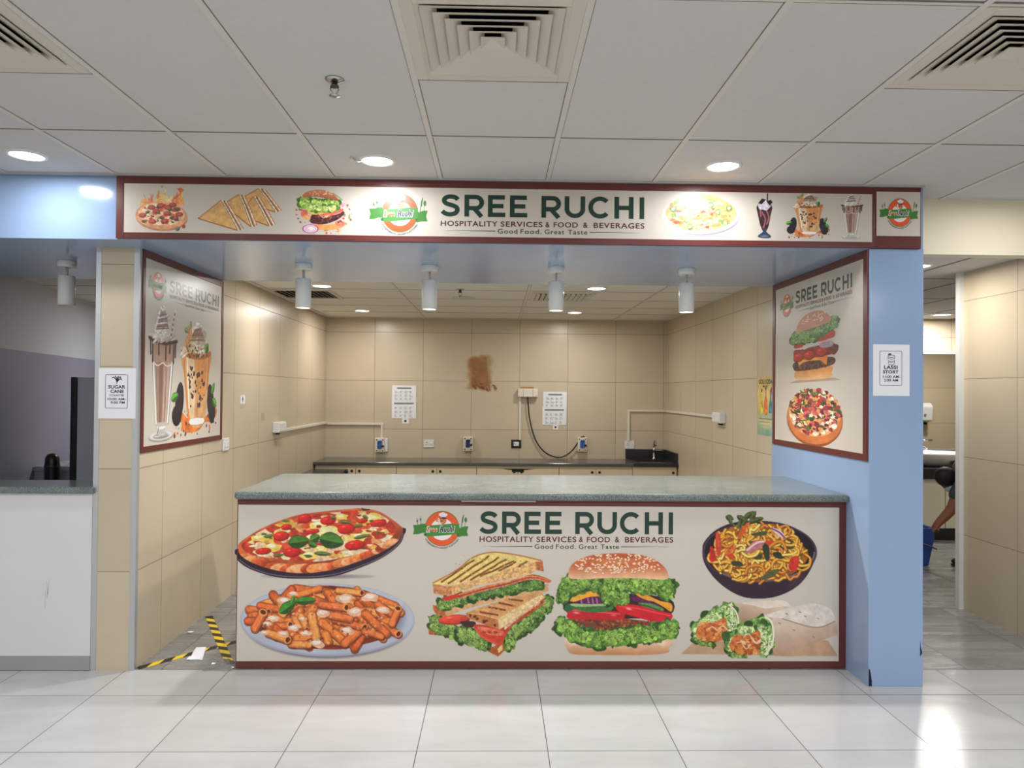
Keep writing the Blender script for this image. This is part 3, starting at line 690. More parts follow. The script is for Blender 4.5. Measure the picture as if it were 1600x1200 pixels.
# ---- pictures of the fascia and the posters
def pic_fire_pizza(bg, n):
    p = Pic(170, 115, 680, 560, n, bg, 19); R = p.r
    for x, y, h, w in ((270, 300, 110, 34), (330, 280, 90, 26), (395, 260, 120, 26), (455, 270, 150, 34), (510, 270, 80, 40), (560, 260, 90, 40), (600, 240, 140, 26), (300, 290, 60, 40), (420, 270, 100, 40), (580, 270, 100, 50)):
        c = [(232, 178, 96), (226, 150, 84), (236, 200, 130), (210, 110, 76)][R.randint(4)]
        p.poly([(x - w, y + 30), (x - w * .7, y - h * .4), (x - w * .1, y - h * .6), (x + R.randn() * 8, y - h), (x + w * .4, y - h * .5), (x + w, y + 30)], c, 4, .25, 14, alpha=.75)
    p.poly([(560, 150), (600, 140), (625, 165), (590, 185), (580, 165)], (206, 110, 70), 3, .2, 8); p.blob(425, 130, 12, (196, 150, 120), .1)
    for a, b in (((330, 270), (345, 210)), ((390, 240), (398, 175)), ((540, 240), (600, 190))): p.line([a, b], 12, (196, 90, 70), 0, alpha=.7)
    p.ell(430, 455, 235, 90, (120, 96, 84), alpha=.6, soft=.3)
    p.ell(428, 412, 236, 130, (176, 120, 88), 3, .15, 30); p.ell(426, 400, 234, 126, (206, 148, 108), 3, .15, 30); p.ell(425, 385, 212, 106, (226, 176, 136), 3, .25, 26)
    for k in range(70):
        t, q = R.rand() * 6.28, R.rand() ** .5; p.blob(425 + 195 * q * math.cos(t), 385 + 95 * q * math.sin(t), 15, [(236, 206, 170), (206, 96, 66), (70, 76, 50), (240, 220, 190)][R.randint(4)], .2, 8, .4, 1.3, .7)
    for x, y in ((255, 400), (335, 325), (420, 305), (485, 325), (380, 360), (480, 378), (585, 385), (345, 455), (455, 450), (525, 300), (545, 420), (560, 340)): p.ell(x, y, 36, 22, (150, 60, 60), 0, .2, 12, .2); p.ell(x - 4, y - 3, 26, 14, (180, 92, 84), 0, .2, 10)
    for x, y, a in ((270, 455, 0), (395, 375, 20), (430, 420, 10), (520, 415, -20), (560, 335, 15), (300, 370, -30), (505, 345, 0)): p.leaf(x, y, 50, 24, a, (70, 84, 50))
    p.leaf(575, 522, 46, 32, -30, (76, 96, 66)); p.ell(628, 497, 17, 18, (160, 70, 66))
    return p

def pic_club(bg, n):
    p = Pic(755, 135, 1535, 550, n, bg, 23)
    def wedge(apex, left, right, w):
        (ax, ay), (lx, ly), (rx, ry) = apex, left, right
        side = [(ax, ay), (ax + w, ay + w * .15), (rx + w, ry - w * .2), (rx, ry)]
        p.poly(side, (214, 176, 140), 0, .2, 10)
        for f, c, ww in ((.12, (150, 96, 60), 7), (.3, (236, 214, 186), 14), (.5, (92, 96, 44), 13), (.66, (214, 120, 106), 12), (.82, (232, 208, 180), 14), (.97, (176, 110, 66), 7)):
            p.line([(ax + w * f, ay + w * .15 * f), (ax + (rx - ax) * .5 + w * f + 4, ay + (ry - ay) * .5), (rx + w * f, ry - w * .2 * f)], ww, c, 3, 0, .3, 12)
        p.poly([(ax, ay), (lx, ly), (rx, ry)], (210, 164, 108), 0, .12, 30, ((ax + lx) / 2, (ay + ly) / 2, rx, ry, (216, 168, 98)))
        p.line([(ax, ay), (lx, ly)], 8, (168, 110, 58)); p.line([(lx, ly), (lx + 20, ly + 16), (rx, ry)], 10, (150, 94, 48), 3)
    wedge((1300, 148), (1130, 250), (1450, 360), 66)
    wedge((1255, 225), (1120, 380), (1395, 490), 66)
    wedge((1120, 205), (980, 300), (1235, 500), 60)
    wedge((960, 262), (768, 425), (1110, 535), 62)
    return p

def pic_burst_burger(bg, n):
    p = Pic(80, 155, 700, 600, n, bg, 29); R = p.r
    for k in range(90):
        t = R.rand() * 6.28; q = 150 + 120 * R.rand(); p.blob(380 + q * math.cos(t), 400 + q * .75 * math.sin(t), 4 + 7 * R.rand(), [(120, 70, 50), (206, 140, 80), (176, 60, 60), (110, 130, 60)][R.randint(4)], 0, 6, .4, alpha=.85)
    p.poly([(300, 500), (420, 505), (560, 470), (580, 500), (520, 540), (400, 558), (320, 545)], (222, 150, 86), 5, .12, 20)
    p.ell(250, 545, 74, 42, (226, 196, 210), 12); p.ring(250, 545, 72, 40, 6, (160, 60, 120)); p.ring(252, 546, 46, 24, 5, (206, 160, 190)); p.ell(262, 542, 30, 16, (238, 222, 214), 10)
    p.ell(530, 490, 48, 28, (222, 120, 96), 8, .2, 10); p.ell(190, 400, 34, 40, (206, 106, 84), 0, .2, 10); p.ell(215, 435, 40, 26, (226, 160, 110), 0, .2, 10)
    p.poly([(245, 460), (265, 405), (310, 398), (370, 440), (430, 420), (520, 395), (560, 372), (568, 400), (500, 455), (400, 495), (320, 500), (260, 490)], (84, 38, 42), 5, .5, 10)
    for k in range(60): p.blob(270 + 280 * R.rand(), 420 + 60 * R.rand(), 7, [(130, 70, 70), (56, 22, 28), (176, 110, 90)][R.randint(3)], 0, 6, .4, alpha=.7)
    p.poly([(330, 400), (400, 380), (530, 350), (560, 370), (470, 405), (400, 435)], (222, 100, 84), 4, .15, 12); p.poly([(380, 420), (440, 400), (400, 440)], (240, 190, 110))
    p.poly([(230, 400), (250, 360), (330, 365), (430, 372), (330, 405)], (226, 190, 90), 4, .2, 12)
    p.lettuce([(170, 285), (280, 310), (400, 320), (500, 310)], 70, 30, 50, (60, 100, 34), (130, 170, 70), (190, 214, 120)); p.lettuce([(240, 340), (360, 350), (480, 335)], 30, 24, 20, (90, 130, 50), (160, 190, 90), (206, 220, 140))
    p.poly([(176, 240), (200, 195), (290, 168), (380, 172), (460, 205), (505, 250), (500, 272), (400, 250), (290, 235)], (196, 124, 84), 5, .1, 20, (330, 190, 330, 265, (150, 88, 64)))
    for k in range(24): p.ell(230 + 220 * R.rand(), 180 + 40 * R.rand(), 6, 4, (232, 196, 160), R.randint(90))
    p.line([(460, 200), (500, 225), (545, 260)], 12, (120, 150, 70), 3, alpha=.8); p.ell(548, 312, 30, 12, (206, 150, 190), -35, alpha=.8)
    return p

def pic_pasta_plate(bg, n):
    p = Pic(60, 80, 530, 335, n, bg, 31); R = p.r
    p.ell(300, 225, 222, 108, (110, 96, 120), -2, alpha=.8, soft=.15); p.ell(288, 208, 222, 110, (226, 220, 222), -2); p.ell(286, 202, 212, 100, (240, 234, 230), -2)
    p.poly([(85, 190), (130, 130), (200, 100), (290, 85), (380, 100), (470, 150), (495, 205), (460, 250), (380, 290), (280, 300), (180, 285), (110, 240)], (226, 180, 120), 5, .2, 20)
    for k in range(90):
        t, q = R.rand() * 6.28, R.rand() ** .5; x, y = 288 + 190 * q * math.cos(t), 195 + 92 * q * math.sin(t); a = R.rand() * 3.14
        c = [(236, 200, 130), (240, 214, 160), (228, 170, 100), (222, 130, 80), (240, 224, 190)][R.randint(5)]
        p.line([(x - 22 * math.cos(a), y - 13 * math.sin(a)), (x, y - 3), (x + 22 * math.cos(a), y + 13 * math.sin(a))], 15, c, 3, .35)
        if k % 4 == 0: p.blob(x, y, 13, [(206, 84, 60), (222, 120, 84)][R.randint(2)], .2, 8, .3, 1.3, .7)
        if k % 7 == 1: p.blob(x, y, 14, (130, 150, 90), .2, 9, .4)
    p.poly([(200, 130), (270, 92), (330, 95), (360, 120), (290, 130)], (226, 150, 90), 4, .2, 14)
    for x, y in ((450, 165), (385, 190), (225, 275), (430, 250), (130, 175), (345, 150)): p.blob(x, y, 18, (110, 140, 80), .2, 9, .3); p.blob(x, y, 9, (220, 226, 190), .1)
    return p

def pic_dark_shake(bg, n):
    p = Pic(600, 75, 715, 345, n, bg, 37)
    p.line([(672, 85), (670, 150)], 7, (50, 34, 36))
    p.poly([(614, 150), (695, 150), (690, 210), (672, 290), (640, 290), (618, 210)], (60, 34, 40), 3, .35, 12)
    for a in (((640, 190), (660, 230), (650, 280)), ((665, 180), (680, 220), (668, 260)), ((630, 175), (634, 215))): p.line(a, 8, (176, 110, 112), 3, alpha=.8)
    p.ell(655, 158, 34, 22, (200, 196, 204), nz=.2, ns=8, wob=.2); p.ell(650, 140, 22, 14, (214, 210, 216), nz=.2, ns=8, wob=.2)
    p.poly([(618, 140), (640, 112), (662, 118), (640, 145)], (40, 28, 34), 0, .2, 8); p.poly([(668, 130), (690, 118), (702, 134), (684, 152)], (36, 26, 34))
    p.poly([(640, 288), (670, 288), (666, 305), (690, 325), (690, 338), (655, 342), (620, 336), (620, 325), (646, 305)], (44, 58, 78), 3, .2, 10); p.ell(655, 330, 24, 6, (110, 130, 150), alpha=.7)
    return p

def cream(p, cx, cy, w, h, tones, streak):
    R = p.r
    for k in range(46):
        t = k / 45; y = cy - h * t; r = w / 2 * (1 - t) ** .75 + w * .05
        x = cx + (R.rand() - .5) * 1.4 * r
        p.ell(x, y, min(r * .42, w * .17) + w * .03, max(h * .075, w * .035), np.array(tones[R.randint(len(tones))]), -18 + R.randn() * 14, .12, w * .1, .16)
    for k in range(14 if h > w * .4 else 0):
        t = R.rand() * .9; y = cy - h * t * .95; r = w * .42 * (1 - t) ** .75
        p.line([(cx - r, y + h * .06), (cx, y - h * .02), (cx + r * .9, y - h * .07)], w * .03, streak, 4, alpha=.65)

def pic_shake(bg, n):
    p = Pic(0, 0, 102, 224, n, bg, 41); R = p.r
    p.ell(46, 213, 41, 8.5, (150, 146, 142)); p.ell(46, 211, 38, 7, (206, 203, 198)); p.ell(46, 212, 26, 4, (140, 134, 130)); p.ell(34, 210, 12, 2.5, (240, 238, 235))
    p.poly([(30, 192), (62, 192), (58, 204), (70, 211), (22, 211), (34, 204)], (176, 170, 165), 3, .15, 5); p.ell(46, 196, 15, 5, (220, 216, 212)); p.line([(38, 196), (35, 206)], 2, (110, 100, 95))
    p.poly([(6, 56), (94, 56), (86, 92), (70, 196), (27, 196), (14, 92)], (186, 180, 174), 0, .05, 20)
    p.poly([(12, 58), (88, 58), (80, 92), (19, 92)], (168, 136, 120), 0, .08, 12); p.poly([(22, 92), (76, 92), (65, 189), (32, 189)], (160, 128, 112), 0, .06, 15)
    p.poly([(36, 92), (50, 92), (46, 189), (37, 189)], (134, 100, 86), 0, .06, 15); p.poly([(64, 92), (74, 92), (62, 189), (58, 189)], (184, 160, 146), 0, .06, 15)
    for a, b, c, w in (((17, 92), (29, 190), (226, 224, 220), 3), ((25, 92), (34, 186), (120, 108, 100), 1.5), ((79, 92), (66, 190), (228, 226, 222), 3.5), ((84, 92), (69, 194), (120, 112, 106), 1.5), ((55, 94), (51, 188), (206, 190, 180), 1.6), ((9, 60), (16, 90), (235, 232, 228), 3), ((90, 60), (84, 90), (110, 100, 95), 2)): p.line([a, b], w, c)
    p.line([(16, 93), (32, 98), (48, 93), (64, 98), (82, 92)], 2.2, (214, 206, 200), 4)
    p.line([(4, 55), (30, 60), (60, 60), (96, 55)], 6, (70, 40, 36), 4)
    for x, l in ((8, 22), (14, 34), (34, 22), (58, 30), (72, 18), (86, 34), (93, 24)): p.line([(x, 56), (x + (46 - x) * .04, 56 + l)], 4, (66, 36, 34)); p.ell(x + (46 - x) * .04, 56 + l, 2.4, 4, (66, 36, 34))
    cream(p, 48, 54, 92, 18, [(222, 214, 208), (204, 192, 186), (236, 230, 226), (180, 160, 152)], (100, 66, 58)); cream(p, 47, 40, 56, 40, [(220, 212, 206), (198, 184, 178), (236, 230, 226), (170, 146, 138)], (92, 58, 52))
    for k in range(11):
        a = (74 + 16 * k / 11, 50 - 48 * k / 11); b = (74 + 16 * (k + 1) / 11, 50 - 48 * (k + 1) / 11); p.line([a, b], 4.4, (168, 56, 58) if k % 2 else (222, 206, 200), 0, .3)
    return p

def pic_caramel(bg, n):
    p = Pic(0, 0, 102, 106, n, bg, 43); R = p.r
    p.poly([(2, 84), (14, 78), (30, 86), (50, 90), (74, 86), (92, 78), (98, 84), (86, 92), (70, 92), (56, 99), (34, 100), (22, 96), (20, 90), (8, 92)], (206, 112, 52), 5, .25, 8)
    for k in range(44): p.blob(4 + 94 * R.rand(), 76 + 26 * R.rand() ** .6, .7 + 1.3 * R.rand(), [(120, 70, 40), (206, 120, 60), (70, 46, 40)][R.randint(3)], 0, 6, .4)
    p.ell(16, 72, 8, 17, (40, 34, 42), 8, .4, 3, .25); p.ell(11, 84, 9, 9, (34, 28, 36), 0, .4, 3, .25); p.ell(82, 72, 8, 16, (40, 34, 42), -8, .4, 3, .25); p.ell(86, 82, 8, 12, (34, 30, 38), 0, .4, 3, .25)
    p.leaf(7, 68, 14, 8, -20, (70, 130, 50)); p.leaf(88, 60, 13, 7, -60, (70, 130, 50)); p.leaf(92, 74, 12, 8, 40, (76, 130, 56))
    p.poly([(20, 26), (80, 26), (77, 48), (68, 92), (36, 92), (25, 50)], (206, 158, 108), 3, .12, 10); p.poly([(28, 30), (44, 30), (46, 84), (36, 84)], (222, 196, 160), 3, .1, 8, alpha=.85)
    p.poly([(50, 34), (72, 32), (66, 70), (52, 60)], (206, 138, 78), 4, .15, 8, alpha=.9); p.line([(23, 28), (27, 55), (36, 90)], 3, (214, 130, 62), 3); p.line([(78, 28), (74, 60)], 3.4, (196, 120, 60), 3); p.line([(30, 32), (35, 78)], 1.6, (244, 232, 214))
    for k in range(40): p.blob(32 + 36 * R.rand(), 40 + 38 * R.rand(), 1 + 1.6 * R.rand(), (66, 52, 56), 0, 6, .4)
    p.poly([(38, 88), (66, 88), (65, 93), (39, 93)], (226, 222, 218), 2); p.line([(52, 60), (52, 86)], 1.5, (170, 110, 70))
    p.line([(20, 27), (35, 31), (60, 31), (80, 27)], 5, (176, 106, 60), 4)
    cream(p, 50, 27, 64, 13, [(226, 206, 180), (210, 172, 130), (236, 224, 206)], (190, 110, 60)); cream(p, 52, 18, 42, 17, [(222, 208, 190), (206, 180, 150), (236, 228, 216)], (120, 84, 62))
    for k in range(12): p.line([(56 + k * 1.3, 3 + k * .4), (50 + k * 1.6, 20)], .8, (120, 92, 76), alpha=.6)
    p.blob(34, 10, 6, (222, 150, 96), .2); p.blob(30, 20, 6, (216, 150, 100), .2); p.leaf(36, 3, 10, 4.5, -80, (110, 150, 80)); p.leaf(28, 9, 9, 5, 10, (100, 150, 80)); p.leaf(72, 22, 11, 9, -50, (76, 130, 60))
    for k in range(26): p.blob(26 + 50 * R.rand(), 22 + 10 * R.rand(), 1.2, (70, 50, 48), 0, 6, .4)
    return p

def pic_tall_burger(bg, n):
    p = Pic(110, 350, 405, 760, n, bg, 47); R = p.r
    p.poly([(115, 752), (165, 735), (360, 728), (396, 742)], (176, 146, 128), 0, .06, 30)
    p.poly([(152, 690), (200, 672), (345, 668), (350, 700), (346, 725), (250, 735), (160, 730)], (206, 140, 84), 4, .08, 30, (250, 690, 250, 735, (222, 176, 128)))
    p.poly([(140, 640), (180, 622), (300, 618), (362, 625), (364, 655), (330, 668), (250, 680), (160, 682), (142, 665)], (84, 52, 44), 4, .4, 12)
    for k in range(80): p.blob(150 + 205 * R.rand(), 630 + 45 * R.rand(), 6, [(60, 36, 32), (110, 72, 60), (130, 90, 76)][R.randint(3)], 0, 6, .4, alpha=.7)
    p.poly([(166, 620), (200, 618), (250, 612), (332, 604), (324, 660), (300, 632), (240, 630), (200, 636), (176, 654)], (226, 160, 66), 0, .08, 20); p.poly([(270, 612), (332, 604), (324, 660)], (222, 130, 60))
    p.poly([(145, 600), (150, 560), (250, 555), (360, 550), (372, 600), (300, 612), (200, 620), (148, 628)], (150, 52, 44), 3, .35, 14)
    for x, y in ((172, 605), (235, 600), (300, 590)): p.tomato(x, y, 30, 26, 0, (176, 52, 44))
    p.poly([(330, 560), (378, 560), (380, 590), (360, 612), (350, 590)], (96, 44, 42), 4, .3, 10)
    p.line([(148, 552), (190, 556)], 12, (206, 190, 192)); p.line([(205, 556), (240, 545), (270, 536)], 17, (208, 200, 202), 3); p.poly([(290, 545), (320, 536), (356, 540), (350, 566), (300, 566)], (170, 150, 160), 3, .1, 8)
    for a in ((150, 525, 196, 550), (275, 505, 330, 530), (318, 490, 362, 522)): p.poly([(a[0], a[1]), (a[2], a[1] - 4), (a[2], a[3] - 4), (a[0], a[3])], (186, 50, 48), 4, .1, 14)
    p.ell(240, 465, 60, 14, (220, 212, 206))
    p.lettuce([(145, 495), (190, 485), (240, 495), (300, 470), (360, 440)], 50, 17, 110, (36, 76, 36), (70, 116, 60), (120, 160, 90))
    p.poly([(158, 460), (166, 420), (200, 378), (250, 360), (300, 368), (335, 400), (345, 432), (300, 445), (250, 452), (200, 458)], (176, 110, 78), 5, .08, 30, (250, 380, 250, 460, (196, 134, 100)))
    for k in range(40): p.ell(190 + 130 * R.rand(), 375 + 45 * R.rand(), 3.4, 3, (226, 194, 166))
    return p

def pic_veg_pizza(bg, n):
    p = Pic(95, 765, 415, 1105, n, bg, 53); R = p.r
    p.ell(245, 965, 160, 135, (110, 90, 96), alpha=.7, soft=.3)
    p.ell(254, 945, 150, 150, (150, 78, 44), 0, .1, 30); p.ell(255, 935, 148, 146, (196, 112, 62), 0, .1, 30); p.ell(256, 912, 140, 128, (214, 150, 100), 0, .15, 24)
    for k in range(260):
        t, q = R.rand() * 6.28, R.rand() ** .5; x, y = 254 + 132 * q * math.cos(t), 905 + 122 * q * math.sin(t)
        p.blob(x, y, 8 + 7 * R.rand(), [(226, 206, 170), (236, 222, 196), (176, 50, 56), (196, 90, 90), (120, 40, 56), (60, 90, 44), (214, 150, 90), (150, 60, 70)][R.randint(8)], .2, 7, .4)
    for k in range(46):
        t, q = R.rand() * 6.28, R.rand() ** .5; x, y = 254 + 128 * q * math.cos(t), 900 + 118 * q * math.sin(t)
        if k % 2: p.ell(x, y, 8, 6, (36, 28, 34), R.randint(180)); p.ell(x, y, 3, 2, (140, 120, 120))
        else: a = R.rand() * 3; p.line([(x - 16 * math.cos(a), y - 9 * math.sin(a)), (x, y + 6), (x + 16 * math.cos(a), y + 9 * math.sin(a))], 7, [(70, 110, 50), (44, 70, 36)][R.randint(2)], 3, .3)
    return p

def pic_logo(bg, n):
    p = Pic(80, 110, 1490, 1010, n, bg, 59); G = (62, 128, 50); D = (70, 100, 40)
    for x, y0, y1 in ((200, 300, 470), (280, 260, 460)):
        p.line([(x, y0 + 60), (x + 15, y1 + 20)], 16, (96, 130, 90)); p.ell(x, y0 + 80, 22, 40, (76, 104, 70))
        for d in (-18, 0, 18): p.line([(x + d, y0), (x + d * .9, y0 + 60)], 9, (150, 170, 140))
    p.poly([(1352, 205), (1362, 240), (1340, 420), (1305, 440), (1312, 330)], (66, 110, 62)); p.line([(1310, 440), (1300, 540)], 22, (90, 120, 80)); p.ell(1408, 350, 32, 64, (66, 112, 58)); p.line([(1400, 400), (1385, 520)], 12, (110, 140, 100))
    p.ell(820, 570, 430, 440, D); p.ell(820, 570, 414, 424, (222, 84, 38)); p.ell(820, 590, 285, 275, (222, 214, 212))
    p.ell(845, 370, 80, 92, (186, 110, 70)); p.ell(870, 310, 60, 20, (60, 34, 30)); p.ell(770, 320, 12, 26, (60, 34, 30)); p.ell(815, 330, 9, 9, (40, 24, 20)); p.ell(860, 330, 9, 9, (40, 24, 20)); p.ell(810, 385, 40, 12, (80, 40, 28)); p.ell(830, 410, 40, 14, (226, 150, 90))
    for x, y, r in ((775, 220, 42), (840, 205, 56), (910, 225, 42)): p.ell(x, y, r, r * .8, (214, 220, 228))
    p.poly([(770, 230), (915, 240), (910, 290), (860, 278), (775, 280)], (206, 214, 224)); p.ell(700, 350, 50, 50, (190, 120, 80), 0, .3, 30); p.ell(735, 380, 22, 80, (226, 196, 150))
    p.poly([(95, 485), (230, 480), (300, 452), (400, 450), (430, 490), (430, 680), (330, 682), (210, 716), (95, 716), (125, 600)], (58, 118, 44))
    p.poly([(1200, 560), (1300, 540), (1380, 512), (1475, 512), (1440, 640), (1472, 752), (1320, 758), (1220, 785), (1180, 700)], (58, 118, 44))
    p.poly([(370, 690), (430, 690), (430, 770), (370, 745)], (44, 92, 40)); p.poly([(1180, 600), (1250, 550), (1250, 700), (1200, 780)], (44, 92, 40))
    p.poly([(425, 495), (620, 485), (850, 465), (1060, 445), (1245, 455), (1245, 690), (1060, 722), (850, 742), (620, 765), (430, 770)], G)
    return p

def pic_menu(bg, n):
    p = Pic(0, 0, 100, 130, n, bg, 61); R = p.r
    p.poly([(0, 0), (100, 0), (100, 130), (0, 130)], (206, 180, 104), 0, .12, 20, (40, 60, 50, 128, (120, 156, 140)))
    p.ell(50, 82, 60, 14, (150, 176, 160), alpha=.7, soft=.8); p.ell(50, 45, 40, 40, (226, 206, 150), alpha=.6, soft=.9); p.ell(55, 104, 46, 16, (206, 196, 150), alpha=.8, soft=.8)
    for x, y, w, h, c in ((26, 40, 18, 40, (206, 170, 50)), (50, 36, 20, 46, (214, 110, 40)), (78, 42, 18, 36, (50, 120, 130))):
        p.poly([(x - 3, y - 8), (x + 3, y - 8), (x + 4, y + 8), (x + w / 2, y + 20), (x + w / 2, y + h), (x - w / 2, y + h), (x - w / 2, y + 20), (x - 4, y + 8)], c, 3, .3, 5); p.ell(x, y - 10, 4, 4, (50, 60, 50)); p.line([(x - w * .25, y + 22), (x - w * .25, y + h - 5)], 2.5, np.array(c) * 1.35); p.ell(x, y + h - 6, w * .35, 5, np.array(c) * 1.25)
    p.ell(88, 31, 11, 9, (170, 50, 40))
    for x in range(12, 92, 7): p.line([(x, 93), (x + 5, 93)], 1.8, (90, 60, 50)); p.line([(x, 100), (x + 4, 100)], 1.6, (110, 84, 60)) if x < 75 else None; p.line([(x, 108), (x + 3, 108)], 1.4, (120, 100, 76)) if 20 < x < 70 else None
    return p
# ------------------------------------------------------------------ the room
BG = (197, 188, 175)                 # bare vinyl of the banners
INK_K = 1.15                         # paper white of the print stock
m_blue = P('blue_laminate', (147, 170, 202), 0.16, var=0.03, vscale=2, bump=0.05, bscale=2.5)
m_tile_y = grid_mat('beige_wall_tile_y', (197, 182, 156), (128, 108, 82), 'Y', 4.55, 0.6, 'Z', -0.025, 0.6, 0.004, 0.3, 0.035, (1.2, 1.2, 1.2), 0.05)
m_tile_x = grid_mat('beige_wall_tile_x', (197, 182, 156), (128, 108, 82), 'X', 0.29, 0.6, 'Z', -0.025, 0.6, 0.004, 0.3, 0.035, (1.2, 1.2, 1.2), 0.05)
m_tile_yr = grid_mat('beige_wall_tile_corridor', (196, 180, 152), (128, 108, 82), 'Y', 4.84, 0.6, 'Z', -0.025, 0.6, 0.004, 0.3, 0.035, (1.2, 1.2, 1.2), 0.05)
m_tile_col = grid_mat('beige_column_tile', (197, 182, 156), (140, 118, 92), 'X', -2.6, 1.2, 'Z', -0.025, 0.6, 0.004, 0.3, 0.03, (1.2, 1.2, 1.2), 0.05)
m_floor = grid_mat('pale_floor_tile', (187, 187, 183), (86, 84, 78), 'X', 0.251, 0.6, 'Y', 3.871, 0.6, 0.004, 0.15, 0.025, (1.6, 5, 2), 0.085, 0.1, bump=0.012)
m_floor2 = grid_mat('grey_slate_tile', (138, 137, 132), (72, 70, 66), 'X', 0.45, 0.6, 'Y', 4.83, 0.6, 0.005, 0.26, 0.08, (1.3, 9, 2), 0.3, 0.5, bump=0.03)
m_ceil = grid_mat('ceiling_board', (206, 203, 200), (120, 114, 106), 'X', 0.2784, 0.6, 'Y', 3.3125, 1.2, 0.03, 0.8, 0.012, (30, 30, 30), 0.02, spec=0.2)  # line colour paints the dark shadow line beside the ceiling bars
m_ceil_k = grid_mat('ceiling_board_kitchen', (226, 221, 210), (130, 122, 108), 'X', 0.28, 1.17, 'Y', 6.34, 0.6, 0.03, 0.8, 0.012, (30, 30, 30), 0.02, spec=0.2)  # same painted shadow line along the kitchen bars
m_bar = P('white_ceiling_bar', (212, 206, 198), 0.5)
m_alu = P('satin_aluminium', (196, 198, 200), 0.35, 0.6)
m_cream = P('cream_paint', (232, 220, 190), 0.6)
m_white = P('white_plastic', (225, 224, 220), 0.35)
m_ivory = P('ivory_plastic', (218, 212, 196), 0.4)
m_black = P('black_plastic', (22, 22, 24), 0.4)
m_dark = P('dark_gap', (18, 17, 18), 0.8)
m_steel = P('polished_steel', (190, 190, 192), 0.12, 1.0)
m_grey = P('grey_paint', (150, 150, 158), 0.6)
m_maroon = P('maroon_vinyl', (100, 46, 40), 0.3, var=0.06, vscale=6)
m_vinyl = P('cream_vinyl', (0, 0, 0), 0.32)
_v = list(np.clip(lin(BG) * INK_K, 0, 0.95)) + [1]
m_vinyl.node_tree.nodes['Principled BSDF'].inputs['Base Color'].default_value = _v
m_green = P('dark_green_ink', (24, 58, 46), 0.32)
m_brown = P('maroon_ink', (88, 38, 32), 0.32)
m_paper = P('white_paper', (232, 232, 234), 0.7)
m_ink = P('black_ink', (40, 40, 44), 0.6)
m_inkgrey = P('grey_ink', (150, 150, 154), 0.7)
m_granite = granite('grey_granite', (70, 78, 75), (142, 150, 144), 0.16)
m_gran_dark = granite('dark_granite', (52, 52, 50), (104, 102, 96), 0.18, 200)
m_gran_black = granite('black_granite', (24, 25, 27), (54, 55, 58), 0.25, 220)
m_dull = P('pale_laminate', (214, 214, 212), 0.45, var=0.015, vscale=3)
m_cab = P('cream_cabinet_laminate', (222, 204, 170), 0.4)
m_skirt = P('grey_skirting', (150, 152, 152), 0.4, var=0.03)

struct('floor', MB().box(-6, 9, -5, YT, -0.1, 0), m_floor)
struct('floor_kitchen', MB().box(-6, 9, YT, 9, -0.1, 0), m_floor2)
def plate(mb, x0, x1, y0, y1, z0, z1, holes):
    xs = sorted({x0, x1} | {h[0] for h in holes} | {h[1] for h in holes}); ys = sorted({y0, y1} | {h[2] for h in holes} | {h[3] for h in holes})
    for a, b in zip(xs, xs[1:]):
        for c, d in zip(ys, ys[1:]):
            if not any(h[0] <= a and b <= h[1] and h[2] <= c and d <= h[3] for h in holes): mb.box(a, b, c, d, z0, z1)
    return mb
HOLES = [(cx - .25, cx + .25, 2.16, 2.66) for cx in (-1.822, -0.022, 1.778)]
struct('ceiling', plate(MB(), -6, 9, -5, 3.99, ZC, ZC + 0.02, HOLES).box(2.424, 9, 3.99, 4.3, ZC, ZC + 0.02), m_ceil)
struct('ceiling_kitchen', MB().box(-6, 2.2, 5.44, 9, ZK, ZK + 0.08), m_ceil_k)
struct('ceiling_corridor', MB().box(2.42, 3.62, 4.33, 5.46, ZR, ZR + 0.08).box(2.42, 9, 5.46, 6.45, ZR, ZR + 0.08).box(2.42, 9, 6.49, 8.8, ZR + 0.005, ZR + 0.08), m_ceil)
struct('trim_1', MB().box(2.42, 9, 6.43, 6.51, ZR + 0.02, ZR + 0.1), m_dark)
# exposed ceiling bars of the hall grid: long runs away from the camera, short cross bars beside the diffusers
bars = MB()
for k in range(-10, 15):
    x = 0.2784 + 0.6 * k
    bars.box(x - 0.012, x + 0.012, -5, 3.97 if x < 2.43 else 4.23, ZC - 0.004, ZC - 0.0005)
for k in range(-7, 1):
    y = 3.3125 + 1.2 * k
    bars.box(-6, 9, y - 0.006, y + 0.006, ZC - 0.003, ZC - 0.0005)
struct('trim_2', bars, m_bar)
struct('trim_3', MB().box(-6, 2.42, 3.955, 3.975, ZC - 0.012, ZC - 0.0005), m_alu)
kb = MB()
for k in range(-2, 3):
    kb.box(0.28 + 1.17 * k - 0.012, 0.28 + 1.17 * k + 0.012, 5.44, 8.84, ZK - 0.004, ZK - 0.0005)
for k in range(-1, 5): kb.box(-2.105, 2.13, 6.34 + 0.6 * k - 0.006, 6.34 + 0.6 * k + 0.006, ZK - 0.003, ZK - 0.0005)
struct('trim_4', kb, m_bar)

